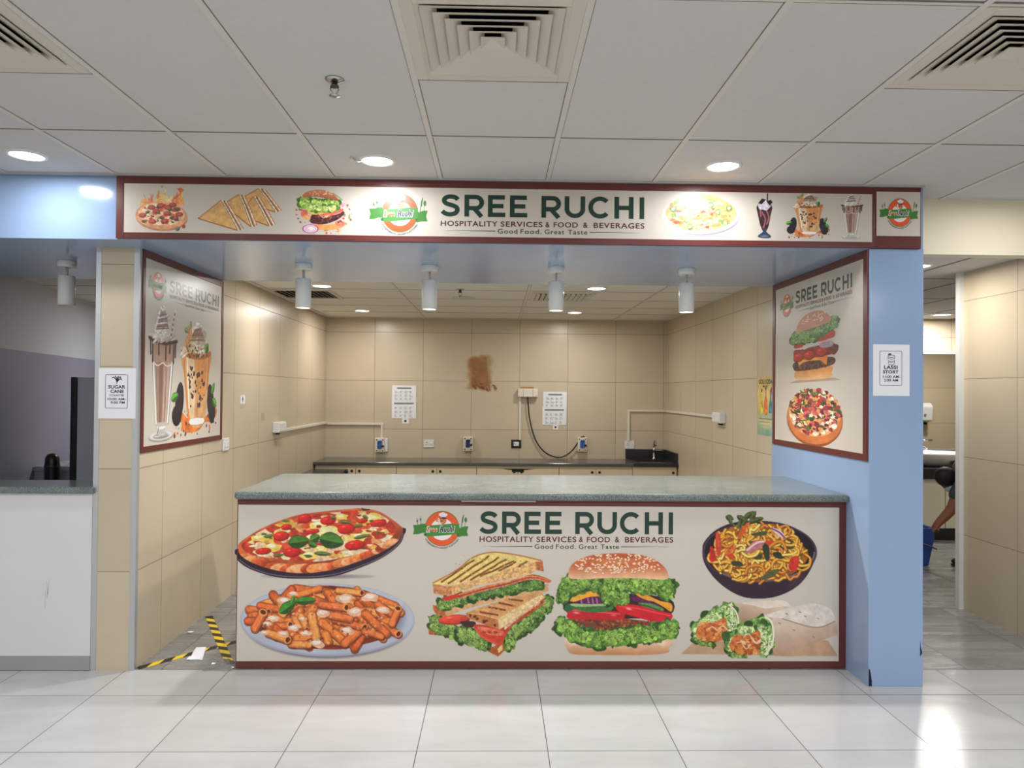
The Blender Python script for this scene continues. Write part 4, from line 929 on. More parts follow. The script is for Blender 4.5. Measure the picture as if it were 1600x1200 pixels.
struct('wall_left', MB().box(-2.349, XL, YT, 8.9, 0, ZK), [m_tile_y])
struct('column', MB().box(-2.326, -2.128, YT - 0.006, YT, 0, ZS), m_tile_col)
struct('trim_5', MB().box(-2.352, -2.322, YT - 0.009, YT + 0.03, 0, ZS), m_alu)
struct('trim_6', MB().box(-2.132, -2.1, YT - 0.009, YT + 0.022, 0, ZS), m_alu)
struct('wall_back', MB().box(-2.35, 2.42, YB, YB + 0.1, 0, ZK), m_tile_x)
struct('wall_right', MB().box(XR, 2.42, 5.40, 8.9, 0, ZR), m_tile_y)
struct('pillar', MB().box(2.113, 2.424, 3.978, 5.40, 0, ZS + 0.001), m_blue, bevel=0.002)
soff = struct('soffit', MB().box(-6, 2.424, 3.985, 5.44, ZS, ZC), m_blue)
struct('wall_bulkhead', MB().box(2.424, 9, 4.23, 4.33, 2.50, ZC + 0.05), m_cream)
struct('wall_corridor', MB().box(3.61, 9, 4.23, 5.446, 0, ZR + 0.05), m_tile_yr)
struct('trim_7', MB().box(3.575, 3.612, 5.405, 5.452, 0, ZR), P('pale_door_jamb', (222, 220, 212), 0.4))
struct('wall_washroom', MB().box(2.42, 9, 8.76, 8.86, 0, ZR + 0.05).box(9, 9.1, 5.4, 8.86, 0, ZR + 0.05), m_tile_x)
m_neigh = P('neighbour_grey_wall', (150, 146, 160), 0.5)
m_neigh_hi = P('neighbour_white_wall', (196, 196, 198), 0.7)
def slanted(z0, z1, m, name):
    return struct(name, MB().prism([(-3.585, 4.54), (-4.62, 9.0), (-4.72, 9.0), (-3.685, 4.54)], (0, 0, z0), (1, 0, 0), (0, 1, 0), (0, 0, 1), z1 - z0), m)
slanted(0, 1.95, m_neigh, 'wall_neighbour'); slanted(1.95, ZK + 0.05, m_neigh_hi, 'wall_neighbour_upper')
struct('wall_neighbour_back', MB().box(-6, -2.34, 8.8, 8.9, 0, ZK), m_neigh)
m_hallwall = P('hall_wall_paint', (214, 208, 196), 0.7)
struct('wall_rear', MB().box(-6, 9, -5.1, -5, 0, ZC), m_hallwall)
struct('wall_hall_left', MB().box(-6.1, -6, -5, 9, 0, ZC), m_hallwall)
struct('wall_hall_right', MB().box(9, 9.1, -5, 4.25, 0, ZC), m_hallwall)

# ------------------------------------------------------------------ lamps
m_glow = emit('lamp_glow', (255, 252, 246), 14.0)
def area(name, parent, loc, size, watts, color=(1.0, 0.96, 0.9), spread=178, rot=(0, 0, 0)):
    l = bpy.data.lights.new(name, 'AREA'); l.shape = 'DISK'; l.size = size; l.energy = watts; l.color = color; l.spread = math.radians(spread)
    o = bpy.data.objects.new(name, l); COL.objects.link(o); o.parent = parent; o.location = loc; o.rotation_euler = rot
    return o
def downlight(x, y, z, r, watts, label, group, color=(1.0, 0.96, 0.9)):
    t = thing('ceiling_downlight', label, 'ceiling light', (x, y, z), group)
    build('rim', MB().lathe((x, y, z), [(r * 0.9, -0.002), (r * 0.98, -0.010), (r * 1.12, -0.006), (r * 1.16, 0.0)], 40, cap=False), m_white, t)
    build('diffuser', MB().lathe((x, y, z), [(r * 0.96, -0.004), (r * 0.5, -0.007), (0.001, -0.008)], 40), m_glow, t)
    area('lamp', t, (0, 0, -0.012), r * 1.8, watts, color)
    return t
hall_cool = (0.95, 0.98, 1.05)
for x, l in ((-2.409, 'white round ceiling downlight above the plain blue fascia at the left'),
             (-0.624, 'round ceiling downlight over the sign logo, loose clip beside its rim'),
             (1.175, 'round ceiling downlight above the pasta plate picture of the sign'),
             (2.97, 'round ceiling downlight over the corridor opening')):
    downlight(x, 3.67, ZC, 0.083, HALL_W * 0.52, l, 'hall downlights', hall_cool)
for j, y in enumerate((1.27, -1.13, -3.53)):
    for i, x in enumerate((-4.2, -2.409, -0.624, 1.175, 2.97, 4.77)):
        downlight(x, y, ZC, 0.083, HALL_W * 1.78, 'round downlight overhead in the hall, %s row behind the viewer, %s from the left' % (('first', 'second', 'third')[j], ('first', 'second', 'third', 'fourth', 'fifth', 'sixth')[i]), 'hall downlights', hall_cool)
warm = (1.0, 0.975, 0.94)
for x, y, l in ((-1.511, 6.147, 'bright ceiling downlight in front of the left kitchen air vent'), (-1.517, 8.022, 'small ceiling downlight near the back wall, left kitchen half'),
                (0.858, 6.108, 'bright ceiling downlight in front of the right kitchen air vent'), (0.877, 7.981, 'small ceiling downlight near the back wall, right kitchen half')):
    downlight(x, y, ZK, 0.083, KITCHEN_W, l, 'kitchen downlights', warm)
downlight(3.1, 5.15, ZR, 0.083, CORR_W, 'ceiling downlight of the corridor hidden behind the blue pillar', 'corridor downlights', warm)
downlight(-2.95, 7.6, ZK, 0.083, 26.0, 'added ceiling downlight brightening the neighbouring stall, hidden by the partition', 'added stall downlights', (0.92, 0.95, 1.0))  # added unseen lamp that lifts the dark stall, no known fitting there
downlight(5.26, 8.27, ZR + 0.005, 0.10, WASH_W, 'oval bright ceiling light above the washroom basin', 'washroom lights', warm)
downlight(7.2, 6.6, ZR + 0.005, 0.10, WASH_W, 'washroom ceiling light out of sight to the right', 'washroom lights', warm)
m_clip = P('loose_clip_metal', (205, 200, 195), 0.4)
solo('ceiling_clip', MB().box(-0.755, -0.74, 3.62, 3.67, ZC - 0.012, ZC - 0.0005).tube([(-0.745, 3.64, ZC - 0.006), (-0.72, 3.65, ZC - 0.016), (-0.705, 3.66, ZC - 0.006)], 0.005), m_clip, 'small pale metal clip on the ceiling left of the centre downlight', 'clip', (-0.745, 3.64, ZC))

def spotlight(x, y, watts, label, lit=True):
    t = thing('ceiling_spotlight', label, 'spotlight', (x, y, ZS), 'cylinder spotlights under the soffit')
    build('mounting_cup', MB().lathe((x, y, ZS), [(0.056, 0), (0.056, -0.034), (0.052, -0.04)], 32), m_white, t, 0.002)
    build('stem', MB().tube([(x, y, ZS - 0.04), (x, y, ZS - 0.075), (x + 0.004, y, ZS - 0.1)], 0.008, 10), m_alu, t)
    h = build('lamp_shade', MB().lathe((x, y, ZS), [(0.02, -0.094), (0.046, -0.096), (0.05, -0.1), (0.05, -0.288), (0.046, -0.29), (0.043, -0.284), (0.042, -0.2)], 40, cap=False)
              .lathe((x, y, ZS), [(0.042, -0.2), (0.001, -0.2)], 40, cap=False), m_white, t)
    build('lens', MB().lathe((x, y, ZS), [(0.042, -0.281), (0.001, -0.283)], 32), m_glow if lit else P('unlit_lens', (60, 60, 62), 0.2), h)
    if lit: area('lamp', t, (0, 0, -0.2895), 0.078, watts, (1.0, 0.98, 0.96), 145)
    return t
for x, l in ((-1.276, 'lit white cylinder spotlight nearest the left poster'), (-0.447, 'lit white cylinder spotlight above the pizza end of the counter, second from left poster'),
             (0.392, 'lit white cylinder spotlight in front of the right kitchen vent'), (1.262, 'lit white cylinder spotlight nearest the burger poster')):
    spotlight(x, 4.70, SPOT_W, l)
spotlight(-2.815, 4.70, 0, 'unlit white cylinder spotlight over the dark neighbouring stall', False)

# ------------------------------------------------------------------ air diffusers, sprinklers
m_diff = P('diffuser_beige', (208, 200, 186), 0.5)
def diffuser(cx, cy, z, half, label, group, rings=6):
    t = thing('air_diffuser', label, 'air vent', (cx, cy, z), group)
    build('frame', border(MB(), Frame((cx, cy, z), (1, 0, 0), (0, 1, 0), (0, 0, -1)), -half, half, -half, half, half * .15, half * .15, half * .15, half * .15, 0.0, 0.006), m_diff, t, 0.002)
    build('duct_box', MB().box(cx - half * .86, cx + half * .86, cy - half * .86, cy + half * .86, z + 0.15, z + 0.155), m_dark, t)
    build('duct_side', border(MB(), Frame((cx, cy, z), (1, 0, 0), (0, 1, 0), (0, 0, 1)), -half * .86, half * .86, -half * .86, half * .86, .003, .003, .003, .003, .021, .15), m_dark, t)
    step = half * .85 / (rings + .55)
    for k in range(-1, rings):
        r1 = half * .85 - step * (k + .45) if k >= 0 else half * .852; r0 = max(r1 - 0.05, 0.004); zt = z + 0.019
        a = [(cx + sx * r1, cy + sy * r1, z - 0.003) for sx, sy in ((-1, -1), (1, -1), (1, 1), (-1, 1))]
        b = [(cx + sx * r0, cy + sy * r0, zt) for sx, sy in ((-1, -1), (1, -1), (1, 1), (-1, 1))]
        fs = [(i, (i + 1) % 4, 4 + (i + 1) % 4, 4 + i) for i in range(4)]
        mb = MB()
        if k == rings - 1:
            mb.add(a + [(cx, cy, z + 0.02)], [(i, (i + 1) % 4, 4) for i in range(4)])
        else:
            mb.add(a + b, fs)
        o = build('louvre', mb, m_diff, t, fix=False)
        sd = o.modifiers.new('thickness', 'SOLIDIFY'); sd.thickness = 0.003; sd.offset = 0
    return t
diffuser(-0.022, 2.41, ZC, 0.288, 'square ceiling air diffuser with nested louvres at top centre', 'hall air diffusers')
diffuser(-1.822, 2.41, ZC, 0.288, 'square ceiling air diffuser cut by the left picture edge', 'hall air diffusers')
diffuser(1.778, 2.41, ZC, 0.288, 'square ceiling air diffuser at the top right corner', 'hall air diffusers')
# the panel gap in front of each hall diffuser
gap = MB()
for cx in (-0.022, -1.822, 1.778): gap.box(cx - 0.288, cx + 0.288, 2.7035, 2.7095, ZC - 0.002, ZC - 0.0003)
struct('trim_8', gap, m_dark)
def kvent(cx, cy, label):
    t = thing('air_vent', label, 'air vent', (cx, cy, ZK), 'kitchen air vents')
    build('frame', border(MB(), Frame((cx, cy, ZK), (1, 0, 0), (0, 1, 0), (0, 0, -1)), -.29, .29, -.29, .29, .04, .04, .04, .04, 0, 0.008), m_diff, t, 0.002)
    build('duct_box', MB().box(cx - .25, cx + .25, cy - .25, cy + .25, ZK - 0.001, ZK - 0.0005), m_dark, t)
    for k in range(11):
        x = cx - .23 + .046 * k
        build('louvre', MB().prism([(x - .014, -0.002), (x - .010, -0.002), (x + .016, -0.016), (x + .012, -0.016)], (0, cy - .25, ZK), (1, 0, 0), (0, 0, 1), (0, 1, 0), .5), m_diff, t)
kvent(-1.79, 6.70, 'louvred ceiling vent behind the leftmost lit spotlight'); kvent(0.61, 6.70, 'louvred ceiling vent behind the third lit spotlight')

def sprinkler(x, y, z, label):
    t = thing('fire_sprinkler', label, 'sprinkler', (x, y, z), 'fire sprinklers')
    build('escutcheon', MB().lathe((x, y, z), [(0.038, -0.0005), (0.034, -0.006), (0.016, -0.011)], 28), m_steel, t)
    build('body', MB().lathe((x, y, z), [(0.011, -0.008), (0.011, -0.022), (0.016, -0.024), (0.016, -0.03), (0.008, -0.032)], 20), P('dark_chrome', (90, 88, 86), 0.25, 0.9), t)
    fr = MB()
    for s in (-1, 1): fr.tube([(x + s * .014, y, z - .028), (x + s * .016, y, z - .04), (x + s * .003, y, z - .06)], 0.003, 6)
    build('yoke', fr, m_steel, t)
    build('deflector', MB().lathe((x, y, z), [(0.004, -0.058), (0.02, -0.062), (0.02, -0.064), (0.003, -0.066)], 16), m_steel, t)
sprinkler(-0.629, 2.72, ZC, 'chrome fire sprinkler on the hall ceiling left of the centre diffuser')
sprinkler(-0.327, 6.28, ZK, 'dark fire sprinkler on the kitchen ceiling')
solo('ceiling_disc', MB().lathe((-0.318, 6.83, ZK), [(0.11, -0.0005), (0.108, -0.006), (0.001, -0.007)], 40), P('cream_plastic_disc', (206, 196, 178), 0.5), 'flat cream cover disc on the kitchen ceiling behind the sprinkler', 'cover', (-0.318, 6.83, ZK))

# ------------------------------------------------------------------ printed signs
def printed(name, pic, parent, fr, u, xy, d=0.0006, thr=0.2):
    """u: user-space rectangle (x0, y0, x1, y1) that lands on xy (left, top, right, bottom) of the sheet"""
    H, W = pic.H, pic.W
    X = pic.x0 + np.arange(W) / pic.n; Y = pic.y0 + np.arange(H) / pic.n
    gx = xy[0] + (X - u[0]) * (xy[2] - xy[0]) / (u[2] - u[0]); gy = xy[1] + (Y - u[1]) * (xy[3] - xy[1]) / (u[3] - u[1])
    GX, GY = np.meshgrid(gx, gy)
    o, ax, ay, n = (np.array(v) for v in (fr.o, fr.ax, fr.ay, fr.n))
    pos = o + GX[..., None] * ax + GY[..., None] * ay + n * d - np.array(wloc(parent))
    A = pic.A
    keep = np.maximum.reduce([A[:-1, :-1], A[1:, :-1], A[:-1, 1:], A[1:, 1:]]) > thr
    j, i = np.nonzero(keep); a = j * W + i
    quads = np.stack([a, a + W, a + W + 1, a + 1], 1)
    used, inv = np.unique(quads.ravel(), return_inverse=True); quads = inv.reshape(-1, 4)
    v = pos.reshape(-1, 3)[used].astype(np.float32)
    col = np.clip(lin(pic.C.reshape(-1, 3)[used]) * INK_K, 0, 0.95)
    me = bpy.data.meshes.new(name)
    me.vertices.add(len(v)); me.vertices.foreach_set('co', v.ravel())
    me.loops.add(quads.size); me.loops.foreach_set('vertex_index', quads.ravel().astype(np.int32))
    me.polygons.add(len(quads)); me.polygons.foreach_set('loop_start', (np.arange(len(quads)) * 4).astype(np.int32)); me.polygons.foreach_set('loop_total', np.full(len(quads), 4, np.int32))
    at = me.color_attributes.new('ink', 'FLOAT_COLOR', 'POINT')
    at.data.foreach_set('color', np.concatenate([col, np.ones((len(col), 1))], 1).astype(np.float32).ravel())
    me.materials.append(print_mat()); me.update(); me.validate()
    ob = bpy.data.objects.new(name, me); COL.objects.link(ob); ob.parent = parent
    return ob

def logo(parent, fr, x0, x1, y0, y1, d=0.0008):
    """round emblem with ribbon, its two words and the line curved under it; box = picture area"""
    u = (95, 130, 1475, 1010)
    printed('printed_emblem', pic_logo(BG, 0.16), parent, fr, u, (x0, y1, x1, y0), d)
    T = lambda px, py: (x0 + (px - u[0]) * (x1 - x0) / (u[2] - u[0]), y1 + (py - u[1]) * (y0 - y1) / (u[3] - u[1]))
    a, b = T(435, 660), T(690, 520); c, e = T(760, 660), T(1130, 510)
    mb = MB()
    lettering(mb.mat(0), fr, 'Sree', a[0] - .004, b[0] + .004, a[1] - .004, b[1] + .004, d + .0004, 0.05, 0.25)
    lettering(mb.mat(0), fr, 'Ruchi', c[0] - .004, e[0] + .004, c[1] - .004, e[1] + .004, d + .0004, 0.05, 0.25)
    lettering(mb.mat(1), fr, 'Sree', a[0], b[0], a[1], b[1], d + .0008, 0.01, 0.25)
    lettering(mb.mat(2), fr, 'Ruchi', c[0], e[0], c[1], e[1], d + .0008, 0.02, 0.25)
    build('emblem_lettering', mb, [P('ink_white', (228, 224, 214), 0.4), P('ink_orange', (214, 96, 50), 0.4), P('ink_navy', (26, 36, 78), 0.4)], parent, fix=False)
    v, f = text_verts("HYDERABAD'S LARGEST E-KITCHEN", 0.02, 0, 1.1); v = np.array(v); lo, hi = v.min(0), v.max(0)
    t = (v[:, 0] - lo[0]) / (hi[0] - lo[0]); q = (v[:, 1] - lo[1]) / (hi[1] - lo[1])
    ang = np.radians(148 - 116 * t); r = 1 - 0.085 * q
    pts = [T(820 + 500 * rr * math.cos(aa), 575 + 500 * rr * math.sin(aa)) for aa, rr in zip(ang, r)]
    build('curved_lettering', MB().add([fr.p(x, y, d + .0004) for x, y in pts], f), m_ink, parent, fix=False)

# --- fascia sign over the opening
FX = lambda x, y=330: -2.071 + .0035933 * (x - 195) + .00005 * (y - 287)
FZ = lambda x, y: 2.783 - .003558 * (y - 287) + .0000525 * (x - 195)
ff = Frame((0, 3.970, 0), (1, 0, 0), (0, 0, 1), (0, -1, 0))
sign = thing('fascia_sign', 'long cream fascia sign with maroon frame and food pictures over the kitchen opening', 'sign', (0.03, 3.985, 2.478))
zb, zt = 2.478, 2.824
build('panel', frame_box(MB(), ff, -2.08, 2.135, 2.50, 2.795, -.012, 0), m_vinyl, sign)
build('frame', border(MB(), ff, -2.114, 2.135, zb, zt, .043, .012, .034, .04, -.014, .002), m_maroon, sign, 0.002)
brand_block(sign, ff, FX(682), FX(1000.5), FZ(840, 341), FZ(840, 306.5), FZ(840, 356.2), FZ(840, 347.8), FZ(840, 367), FZ(840, 359.6), FX(771), FX(911), .0008, m_green, m_brown)
def fpic(name, pic, s, ox, oy, u):
    """u in the units of a study whose origin lies at (ox, oy) and that is s times enlarged"""
    a, b = (ox + u[0] / s, oy + u[1] / s), (ox + u[2] / s, oy + u[3] / s); m = ((a[0] + b[0]) / 2, (a[1] + b[1]) / 2)
    printed(name, pic, sign, ff, u, (FX(a[0]), FZ(m[0], a[1]), FX(b[0]), FZ(m[0], b[1])))
fpic('printed_pizza', pic_fire_pizza(BG, 0.24), 5.926, 180, 270, (170, 115, 680, 560))
fpic('printed_sandwich', pic_club(BG, 0.24), 5.926, 180, 270, (755, 135, 1535, 550))
fpic('printed_burger', pic_burst_burger(BG, 0.24), 6.154, 440, 270, (80, 155, 700, 600))
fpic('printed_pasta', pic_pasta_plate(BG, 0.4), 3.636, 1010, 280, (60, 80, 530, 335))
fpic('printed_milkshake', pic_dark_shake(BG, 0.5), 3.636, 1010, 280, (600, 75, 715, 345))
caramel, shake = pic_caramel(BG, 2.6), pic_shake(BG, 1.2)
printed('printed_milkshake', caramel, sign, ff, (0, 0, 102, 104), (FX(1224), FZ(1260, 303), FX(1297), FZ(1260, 375)))
printed('printed_milkshake', shake, sign, ff, (0, 0, 98, 222), (FX(1311), FZ(1330, 303.5), FX(1347), FZ(1330, 376)))
logo(sign, ff, FX(571), FX(661.5), FZ(617, 364), FZ(617, 302.5))
for s in (-1, 1): pass

# --- small emblem sign on the pillar end
tile = thing('emblem_sign', 'small square emblem sign in maroon surround at the right end of the fascia', 'sign', (2.27, 3.985, 2.478))
build('panel', frame_box(MB(), ff, 2.145, 2.401, 2.545, 2.80, -.012, 0), m_vinyl, tile)
build('frame', border(MB(), ff, 2.1352, 2.402, zb, 2.829, .012, .001, .07, .028, -.014, .002), m_maroon, tile, 0.0015)
logo(tile, ff, FX(1373), FX(1435), FZ(1403, 356), FZ(1403, 310.5))

# --- service counter
ct = thing('service_counter', 'long service counter with grey granite top facing the hall', 'counter', (0.3, 4.65, 0))
build('body', MB().box(-1.515, 2.110, 4.252, 5.05, 0, 1.0), m_dull, ct)
build('worktop', MB().box(-1.53, 2.112, 4.195, 5.14, 1.002, 1.048), m_granite, ct, 0.016, 4)
build('counter_joint', MB().box(0.0 - .20, 0.24, 4.205, 4.24, 0.994, 1.0015), P('steel_strip', (170, 170, 168), 0.3, 0.8), ct)
CX = lambda x: -1.522 + .003819 * (x - 370)
CZ = lambda x, y: .545 - .003782 * (y - 900) + .0000106 * (x - 370)
cf = Frame((0, 4.238, 0), (1, 0, 0), (0, 0, 1), (0, -1, 0))
ban = thing('counter_banner', 'wide food banner with maroon border on the counter front', 'banner', (0.3, 4.25, 0.002))
build('panel', frame_box(MB(), cf, -1.52, 2.112, .01, .995, -.012, 0), m_vinyl, ban)
build('border', border(MB(), cf, -1.522, 2.112, .004, .998, .004, .042, .041, .032, -.012, .0012), m_maroon, ban)
brand_block(ban, cf, CX(744.5), CX(1047.8), CZ(900, 834), CZ(900, 799), CZ(900, 846.9), CZ(900, 838), CZ(900, 857.3), CZ(900, 850), CX(830.6), CX(962.6), .0008, m_green, m_brown)
def cpic(name, pic, s, ox, u, d=.0006):
    a, b = (ox + u[0] / s, 780 + u[1] / s), (ox + u[2] / s, 780 + u[3] / s); m = (a[0] + b[0]) / 2
    printed(name, pic, ban, cf, u, (CX(a[0]), CZ(m, a[1]), CX(b[0]), CZ(m, b[1])), d)
N = 0.30
cpic('printed_pizza', pic_pizza_pan(BG, N), 4.443, 360, (30, 40, 1200, 580))
cpic('printed_pasta', pic_pasta(BG, N), 4.443, 360, (60, 560, 1300, 1130))
cpic('printed_sandwich', pic_sandwich(BG, N), 4.446, 630, (150, 355, 1045, 1110))
cpic('printed_burger', pic_burger(BG, N), 4.444, 730, (570, 365, 1465, 1100), .0011)
cpic('printed_noodles', pic_noodles(BG, N), 4.443, 1050, (180, 70, 1005, 700))
cpic('printed_wraps', pic_wraps(BG, N), 4.443, 1050, (40, 690, 1175, 1110))
logo(ban, cf, CX(641), CX(727), CZ(684, 853), CZ(684, 798))

# --- poster on the left wall
lf = Frame((-2.098, 0, 0), (0, 1, 0), (0, 0, 1), (1, 0, 0))
lp = thing('wall_poster', 'tall framed poster of two iced drinks on the left kitchen wall', 'poster', (-2.105, 4.86, 1.265))
build('panel', frame_box(MB(), lf, 4.26, 5.455, 1.28, 2.44, -.006, 0), m_vinyl, lp)
build('frame', border(MB(), lf, 4.244, 5.487, 1.264, 2.4735, .032, .034, .036, .045, -.0065, .004), m_maroon, lp, 0.002)
brand_block(lp, lf, 4.592, 5.395, 2.266, 2.347, 2.232, 2.254, 2.203, 2.221, 4.815, 5.131, .0008, m_green, m_brown)
printed('printed_milkshake', shake, lp, lf, (0, 0, 98, 222), (4.318, 2.17, 4.71, 1.31))
printed('printed_milkshake', caramel, lp, lf, (0, 0, 102, 104), (4.63, 2.112, 5.415, 1.318))
logo(lp, lf, 4.312, 4.55, 2.206, 2.366)
# --- poster on the blue pillar
rf = Frame((2.107, 0, 0), (0, -1, 0), (0, 0, 1), (-1, 0, 0))
rp = thing('wall_poster', 'tall framed poster of a burger over a pizza on the blue pillar', 'poster', (2.113, 4.69, 1.27))
build('panel', frame_box(MB(), rf, -5.33, -4.02, 1.285, 2.455, -.005, 0), m_vinyl, rp)
build('frame', border(MB(), rf, -5.365, -3.985, 1.268, 2.474, .046, .046, .04, .045, -.0055, .004), m_maroon, rp, 0.002)
brand_block(rp, rf, -4.957, -4.161, 2.284, 2.371, 2.247, 2.27, 2.217, 2.238, -4.736, -4.392, .0008, m_green, m_brown)
printed('printed_burger', pic_tall_burger(BG, .9), rp, rf, (115, 358, 395, 752), (-5.066, 2.202, -4.293, 1.724))
printed('printed_pizza', pic_veg_pizza(BG, .9), rp, rf, (103, 772, 405, 1095), (-5.103, 1.696, -4.268, 1.299))
logo(rp, rf, -5.235, -4.992, 2.217, 2.372)

# ------------------------------------------------------------------ papers
def curled(fr, x0, x1, y0, y1, d, seed, amp=0.004):
    """a sheet of paper, slightly wavy and lifting at the corners"""
    R = random.Random(seed); nx, ny = 8, 10; vs, fs = [], []; a, b = R.random() * 6, R.random() * 6
    for k in (0, 1):
        for j in range(ny + 1):
            for i in range(nx + 1):
                u, v = i / nx, j / ny
                e = amp * (.5 + .5 * math.sin(a + u * 4 + v * 3)) * (.3 + (2 * abs(u - .5)) ** 3 + .6 * (2 * abs(v - .5)) ** 3) / 1.6
                vs.append(fr.p(x0 + (x1 - x0) * u, y0 + (y1 - y0) * v, d + e + k * .0004))
    n = (nx + 1) * (ny + 1)
    for j in range(ny):
        for i in range(nx):
            q = j * (nx + 1) + i
            fs.append((q, q + nx + 1, q + nx + 2, q + 1)); fs.append((n + q, n + q + 1, n + q + nx + 2, n + q + nx + 1))
    return MB().add(vs, fs, True)
def rounded(x0, x1, y0, y1, r, n=5):
    return arc(x1 - r, y1 - r, r, r, 0, 90, n) + arc(x0 + r, y1 - r, r, r, 90, 180, n) + arc(x0 + r, y0 + r, r, r, 180, 270, n) + arc(x1 - r, y0 + r, r, r, 270, 360, n)
def notice(name, label, fr, x0, x1, y0, y1, lines, icon):
    t = thing(name, label, 'notice', fr.p((x0 + x1) / 2, y0), None)
    build('sheet', frame_box(MB(), fr, x0, x1, y0, y1, 0.0003, 0.0012), m_paper, t)
    w, h = x1 - x0, y1 - y0; d = .0016
    o = rounded(x0 + .18 * w, x0 + .79 * w, y0 + .2 * h, y0 + .875 * h, .04 * w); i = rounded(x0 + .192 * w, x0 + .778 * w, y0 + .209 * h, y0 + .866 * h, .032 * w)
    mb = MB(); n = len(o)
    mb.add([fr.p(*q, d) for q in o] + [fr.p(*q, d) for q in i], [(k, (k + 1) % n, n + (k + 1) % n, n + k) for k in range(n)])
    build('printed_border', mb, m_ink, t, fix=False)
    mb = MB()
    for s, a, b, c, e, bold in lines: lettering(mb, fr, s, x0 + a * w, x0 + b * w, y0 + c * h, y0 + e * h, d, bold, 0, 1.05)
    build('lettering', mb, m_ink, t, fix=False)
    mb = MB(); icon(mb, lambda a, b: fr.p(x0 + a * w, y0 + b * h, d))
    build('printed_icon', mb, m_ink, t, fix=False)
def stroke(mb, T, pts, w, sm=4):
    v, f = strip2d(crom(pts, sm, False), w); mb.add([T(*q) for q in v], f)
def cup_icon(mb, T):
    e = arc(.5, .77, .095, .022, 0, 360, 28); stroke(mb, T, e, .01, 1)
    stroke(mb, T, [(.405, .77), (.425, .63), (.45, .61), (.5, .605), (.55, .61), (.575, .63), (.595, .77)], .011)
    stroke(mb, T, [(.415, .725), (.5, .715), (.585, .725)], .009); stroke(mb, T, [(.43, .685), (.47, .67), (.5, .678), (.54, .67), (.57, .685)], .009); stroke(mb, T, [(.435, .655), (.5, .645), (.565, .655)], .009)
    for x in (.43, .455, .48): stroke(mb, T, [(x - .02, .79), (x, .82), (x + .015, .8)], .016)
def cane_icon(mb, T):
    for p in ([(.49, .73), (.45, .79), (.39, .82), (.36, .8)], [(.49, .73), (.48, .8), (.44, .845)], [(.5, .73), (.53, .8), (.58, .825), (.6, .8)], [(.5, .73), (.54, .77), (.6, .785), (.62, .76)], [(.49, .74), (.5, .8), (.53, .84)], [(.48, .69), (.49, .72), (.5, .76)]): stroke(mb, T, p, .022)
nf = Frame((0, YT - .009, 0), (1, 0, 0), (0, 0, 1), (0, -1, 0))
notice('paper_notice', 'white sugar cane counter notice taped to the beige tiled column', nf, -2.328, -2.112, 1.47, 1.765,
       (('SUGAR', .26, .72, .594, .662, .035), ('CANE', .32, .68, .505, .575, .035), ('COUNTER', .3, .69, .44, .481, .02), ('10:00 AM-', .245, .74, .362, .41, .025), ('9:00 PM', .33, .705, .292, .343, .025)), cane_icon)
pf = Frame((0, 3.978, 0), (1, 0, 0), (0, 0, 1), (0, -1, 0))
notice('paper_notice', 'white lassi opening hours notice taped to the blue pillar', pf, 2.134, 2.344, 1.641, 1.933,
       (('LASSI', .298, .67, .52, .593, .035), ('STORY', .27, .7, .433, .5, .035), ('11:00 AM-', .27, .74, .347, .398, .025), ('2:00 AM', .298, .684, .278, .33, .025)), cup_icon)
bf = Frame((0, YB, 0), (1, 0, 0), (0, 0, 1), (0, -1, 0))
def listing(label, x0, x1, y0, y1, seed, lower):
    t = thing('paper_sheet', label, 'paper', bf.p((x0 + x1) / 2, y0), 'printed sheets taped to the back wall')
    build('sheet', curled(bf, x0, x1, y0, y1, .0006 + .0012 * lower, seed), m_paper, t)
    R = random.Random(seed + 5); w, h = x1 - x0, y1 - y0; d = .0072; mb = MB()
    def bar(a, b, c, e, m): mb.mat(m).add([bf.p(x0 + a * w, y0 + c * h, d), bf.p(x0 + b * w, y0 + c * h, d), bf.p(x0 + b * w, y0 + e * h, d), bf.p(x0 + a * w, y0 + e * h, d)], [(0, 1, 2, 3)])
    bar(.1 if lower else .22, .9 if lower else .8, .8, .87, 0)
    for r in range(3):
        for c in range(4):
            for q in range(3):
                a = .12 + .2 * c; bar(a, a + .05 + .1 * R.random(), .62 - .22 * r - .05 * q, .635 - .22 * r - .05 * q, 1)
    build('printed_rows', mb, [P('dim_ink', (120, 120, 122), 0.7), m_inkgrey], t, fix=False)
listing('upper printed sheet on the back wall, left of the brown stain', -1.292, -0.995, 1.52, 1.716, 3, 0)
listing('lower printed sheet on the back wall, above the green sticker', -1.294, -0.993, 1.308, 1.53, 4, 1)
listing('upper printed sheet on the back wall, right of the cable box', 0.585, 0.88, 1.455, 1.653, 6, 0)
listing('lower printed sheet on the back wall, above the red sticker', 0.577, 0.876, 1.24, 1.465, 7, 1)
def sticker(label, fr, x0, x1, y0, y1, dot):
    t = thing('wall_sticker', label, 'sticker', fr.p((x0 + x1) / 2, y0), 'small wall stickers')
    build('sheet', frame_box(MB(), fr, x0, x1, y0, y1, .0004, .0012), m_paper, t)
    r = min(x1 - x0, y1 - y0) * .24; cx, cy = (x0 + x1) / 2, (y0 + y1) / 2
    build('printed_dot', MB().add([fr.p(cx + r * math.cos(a), cy + r * math.sin(a), .0016) for a in np.linspace(0, 6.2, 20)], [tuple(range(20))]), dot, t, fix=False)
sticker('small pale sticker with a green dot under the left printed sheets', bf, -1.165, -1.082, 1.243, 1.307, P('green_dot', (30, 72, 60), 0.5))
sticker('small pale sticker with a dark red dot under the right printed sheets', bf, .71, .775, 1.184, 1.239, P('red_dot', (66, 30, 28), 0.5))
wf = Frame((XL, 0, 0), (0, 1, 0), (0, 0, 1), (1, 0, 0))
